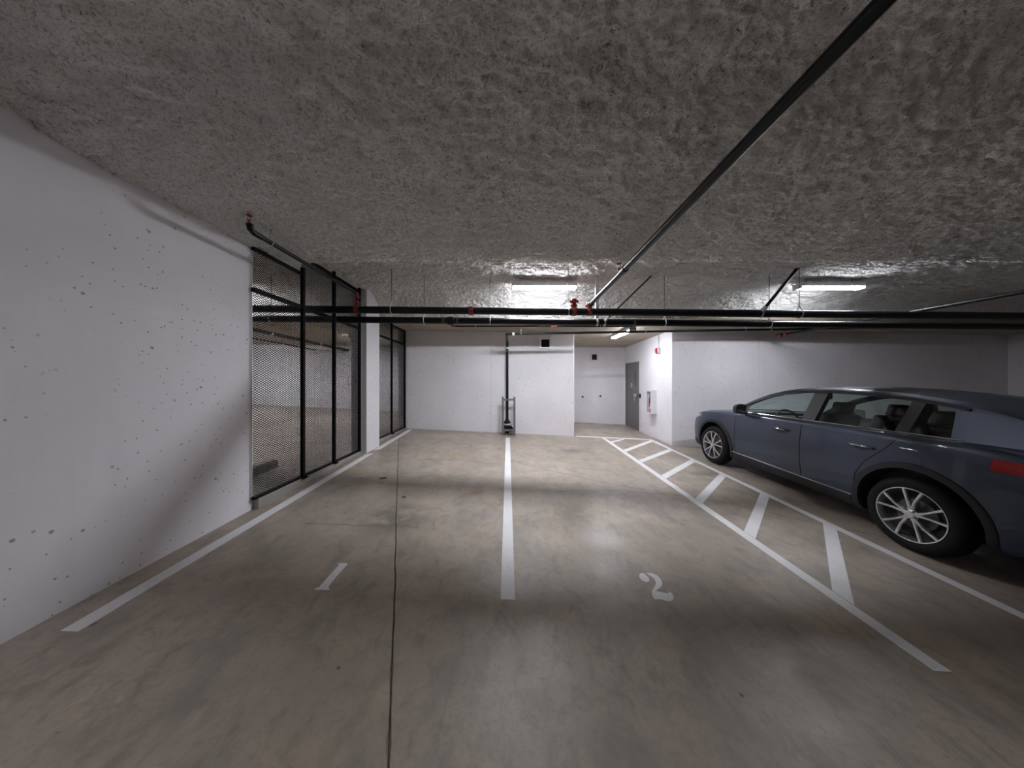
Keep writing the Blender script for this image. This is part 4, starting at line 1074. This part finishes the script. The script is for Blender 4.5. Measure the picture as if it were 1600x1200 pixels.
        def pillar(u0_, u1_, m, name, lean=0.0):
            pts_ = []
            for k in range(7):
                a = k / 6; uu0, uu1 = u0_ + lean * a, u1_ + lean * a
                wt_ = rw((uu0 + uu1) / 2); w = belt(uu0) - 0.03 + (wt_ - belt(uu0) + 0.03) * a
                pts_.append([C(uu0, sgn * (gv(uu0, w) + 0.006), w), C(uu1, sgn * (gv(uu1, w) + 0.006), w), C(uu1, sgn * (gv(uu1, w) - 0.05), w), C(uu0, sgn * (gv(uu0, w) - 0.05), w), C(uu0, sgn * (gv(uu0, w) + 0.006), w)])
            return MB().grid(pts_).build(name, M[m], t)
        pillar(2.48, 2.64, 'black', 'centre_pillar', 0.02); pillar(3.41, 3.51, 'black', 'door_pillar', 0.03); pillar(3.79, 4.28, 'paint', 'rear_pillar', -0.05)
        # window surround and belt trim
        MB().tube([C(u, sgn * (gv(u, rw(u) - 0.026) + 0.008), rw(u) - 0.026) for u in np.linspace(1.44, 3.82, 40)], 0.014, 6).build('window_surround', M['black'], t)
        MB().tube([C(u, sgn * (gv(u, belt(u)) + 0.010), belt(u)) for u in np.linspace(1.46, 3.85, 30)], 0.009, 6).build('belt_trim', M['chrome'], t)
        MB().grid([[C(u, sgn * (gv(u, belt(u)) + 0.004), belt(u) - 0.005), C(u, sgn * (gv(u, belt(u)) + 0.03), belt(u) - 0.03), C(u, sgn * (gv(u, belt(u)) + 0.02), belt(u) - 0.07)] for u in np.linspace(1.40, 4.2, 30)]).build('belt_moulding', M['paint'], t)
        MB().grid([[C(u, sgn * (gv(u, 1.06) - 0.0), belt(u) - 0.02), C(u, sgn * (gv(u, 1.06) - 0.11), belt(u) - 0.03), C(u, sgn * 0.715, belt(u) - 0.12), C(u, sgn * 0.70, 0.5)] for u in np.linspace(1.44, 3.98, 12)]).build('door_card', M['cabin'], t)
        # mirror quarter triangle and door mirror
        MB().add([C(1.40, sgn * (gv(1.4, 1.07) + 0.004), 1.055), C(1.60, sgn * (gv(1.6, 1.07) + 0.004), 1.06), C(1.60, sgn * (gv(1.6, 1.2) + 0.004), 1.215)], [(0, 1, 2)]).build('mirror_base_panel', M['black'], t, smooth=0)
        mc = C(1.62, sgn * 0.985, 1.115)
        mir = bpy.data.objects  # noqa
        mm = MB(); rws = []
        for k, (d_, sx_, sz_) in enumerate(((0.10, 0.03, 0.02), (0.085, 0.06, 0.06), (0.045, 0.085, 0.088), (0.0, 0.092, 0.098), (-0.03, 0.09, 0.095))):
            ring = []
            for j in range(16):
                a = 2 * math.pi * j / 16
                cu = abs(math.cos(a)) ** 0.6 * (1 if math.cos(a) >= 0 else -1); su = abs(math.sin(a)) ** 0.6 * (1 if math.sin(a) >= 0 else -1)
                ring.append(mc + Vector((cu * sx_, d_, su * sz_ * (0.9 if cu * sgn > 0 else 1.0))))
            rws.append(ring)
        for r_ in rws: r_.append(r_[0])
        mm.grid(rws); mm.add(rws[0][:-1], [tuple(range(16))])
        mo = mm.build('door_mirror', M['black'], t, smooth=50)
        MB().add([mc + Vector((q.x - mc.x, -0.028, (q.z - mc.z))) * 1.0 for q in [mc + (p_ - mc) * 0.93 for p_ in rws[-1][:-1]]], [tuple(range(16))]).build('mirror_glass', M['mirror'], mo, smooth=0)
        MB().tube([C(1.58, sgn * 0.83, 1.045), C(1.60, sgn * 0.90, 1.06), mc + Vector((-sgn * 0.06, 0, -0.06))], [0.035, 0.03, 0.03], 8).build('mirror_stalk', M['paint'], mo)
    # roof skin
    rows_ = []
    for u in np.linspace(2.02, 4.16, 22):
        w = rw(u) + 0.03; v = gv(u, rw(u)) - 0.03
        rows_.append([C(u, v * k / 8, w + 0.05 * (1 - (k / 8) ** 2)) for k in range(-8, 9)])
    MB().grid(rows_).build('roof_panel', M['paint'], t)
    rows_ = []
    for a in np.linspace(0, 1, 12):      # windscreen
        r_ = []
        for k in range(-8, 9):
            f_ = k / 8; ub = 1.28 - 0.16 * (1 - f_ * f_); ut = 2.10 - 0.10 * (1 - f_ * f_)
            u = ub + (ut - ub) * a; wb_, wt_ = 1.06, rw(2.08) + 0.03 + 0.045 * (1 - f_ * f_)
            w = wb_ + (wt_ - wb_) * (a + 0.10 * a * (1 - a)); vv = (gv(1.3, 1.07) * (1 - a) + (gv(2.1, rw(2.1)) - 0.02) * a) * f_
            r_.append(C(u, vv, w))
        rows_.append(r_)
    MB().grid(rows_).build('windscreen', M['wglass'], t)
    rows_ = []
    for a in np.linspace(0, 1, 10):      # tailgate glass and panel
        rows_.append([C(4.14 + 0.26 * a + 0.03 * (1 - (k / 8) ** 2), (gv(4.1, rw(4.14) + (1.09 - rw(4.14)) * a) - 0.03) * k / 8, rw(4.14) + 0.04 * (1 - a) * (1 - (k / 8) ** 2) + (1.09 - rw(4.14)) * a) for k in range(-8, 9)])
    MB().grid(rows_).build('rear_window', M['glass'], t)
    # ---- cabin
    MB().box(C(1.50, 0, 0.93), (1.40 * S, 0.30, 0.22)).tube([C(1.42, -0.68, 1.03), C(1.40, 0, 1.05), C(1.42, 0.68, 1.03)], 0.05, 10).build('dashboard', M['cabin'], t, bevel=0.02)
    sw = C(1.83, -0.37, 0.99); e1 = Vector((1, 0, 0)); e2 = Vector((0, 0.42, 0.9)).normalized()
    st = MB().tube([sw + (e1 * math.cos(a) + e2 * math.sin(a)) * 0.19 for a in np.linspace(0, 2 * math.pi, 29)[:-1]], 0.015, 8, closed=True)
    for a in (0, math.pi, 1.5 * math.pi): st.tube([sw, sw + (e1 * math.cos(a) + e2 * math.sin(a)) * 0.185], 0.014, 6)
    st.lathe([(0.02, -0.02), (0.06, -0.015), (0.06, 0.015), (0.03, 0.03)], sw, e1.cross(e2), 12)
    st.tube([sw, C(1.55, -0.37, 0.93)], 0.03, 8)
    st.build('steering_wheel', M['cabin'], t)
    for su, sv in ((2.30, -0.37), (2.30, 0.37), (3.20, -0.37), (3.20, 0.37)):
        s_ = MB()
        s_.box(C(su - 0.12, sv, 0.62), (0.52 * S, 0.50 * S, 0.16 * S))
        R_ = Matrix.Rotation(math.radians(14), 3, 'X')
        s_.box(C(su + 0.17, sv, 0.92), (0.48 * S, 0.13 * S, 0.58 * S), R_)
        so = s_.build('seat', M['seat'], t, bevel=0.04)
        MB().box(C(su + 0.255, sv, 1.28), (0.24 * S, 0.09 * S, 0.16 * S), R_).build('headrest', M['seat'], so, bevel=0.03)
    MB().box(C(1.98, 0, 1.40), (0.24, 0.03, 0.07)).tube([C(1.98, 0, 1.42), C(1.95, 0, 1.50)], 0.012, 6).build('cabin_mirror', M['cabin'], t)
    # ---- wheels
    def wheel(u, sgn):
        c0 = C(u, sgn * 0.905, AW - 0.012)              # centre of the outer face
        ax = Vector((sgn, 0, 0)); Rt = (AW - 0.012) * S
        prof = [(0.245, -0.19), (0.30, -0.20), (0.335, -0.19), (0.349, -0.165), (0.353, -0.10), (0.349, -0.045), (0.335, -0.018), (0.30, -0.002), (0.262, -0.004), (0.250, -0.012), (0.245, -0.03)]
        ty = MB().lathe([(r / 0.353 * Rt, h * S) for r, h in prof], c0, ax, 48, caps=False)
        w_ = ty.build('wheel', M['tyre'], t, smooth=40)
        k_ = S
        MB().lathe([(0.215 * k_, -0.19 * k_), (0.225 * k_, -0.05 * k_), (0.238 * k_, -0.022 * k_), (0.243 * k_, -0.006 * k_), (0.252 * k_, -0.004 * k_), (0.254 * k_, -0.02 * k_)], c0, ax, 48, caps=False).build('rim', M['alloy'], w_)
        MB().lathe([(0.04, -0.11), (0.232 * k_, -0.11), (0.232 * k_, -0.118), (0.04, -0.118)], c0, ax, 32).build('inner_barrel', M['dark'], w_)
        MB().lathe([(0.04, -0.085), (0.155, -0.085), (0.155, -0.10), (0.04, -0.10)], c0, ax, 32).build('brake_disc', M['strut'], w_)
        e2_ = Vector((0, 0, 1)); e1_ = Vector((0, 1, 0))
        for k in range(10):
            a = 2 * math.pi * (k // 2) / 5 + math.radians(90 + (15.5 if k % 2 else -15.5)); a_in = 2 * math.pi * (k // 2) / 5 + math.radians(90 + (7 if k % 2 else -7))
            d_o = e1_ * math.cos(a) + e2_ * math.sin(a); d_i = e1_ * math.cos(a_in) + e2_ * math.sin(a_in)
            pi_ = c0 + d_i * 0.045 + ax * -0.022; po = c0 + d_o * 0.246 * k_ + ax * -0.020; pm = c0 + (d_i + d_o).normalized() * 0.14 - ax * 0.012
            tn = (po - pi_).normalized().cross(ax)
            secs = []
            for p_, hw in ((pi_, 0.017), (pm, 0.012), (po, 0.017)):
                secs.append([p_ + tn * hw, p_ + tn * hw * 0.55 + ax * 0.010, p_ - tn * hw * 0.55 + ax * 0.010, p_ - tn * hw, p_ - tn * hw * 0.8 - ax * 0.03, p_ + tn * hw * 0.8 - ax * 0.03, p_ + tn * hw])
            MB().grid(secs).build('spoke', M['alloy'], w_, smooth=25)
        MB().lathe([(0.062, -0.04), (0.060, -0.016), (0.040, -0.008), (0.036, 0.0), (0.02, 0.003)], c0, ax, 24).build('hub_cap', M['alloy'], w_)
        for k in range(5):
            a = 2 * math.pi * k / 5 + math.radians(54)
            MB().lathe([(0.009, -0.02), (0.009, -0.006)], c0 + (e1_ * math.cos(a) + e2_ * math.sin(a)) * 0.05, ax, 6).build('wheel_nut', M['dark'], w_)
    for u in (FU, RU):
        for sgn in (-1, 1): wheel(u, sgn)
    # badge and wipers
    MB().tube([C(1.20, -0.55, 1.075), C(1.32, -0.05, 1.10)], 0.01, 6).build('wiper', M['black'], t)
    MB().tube([C(1.20, 0.05, 1.085), C(1.32, 0.55, 1.09)], 0.01, 6).build('wiper', M['black'], t)
    return t
make_car()
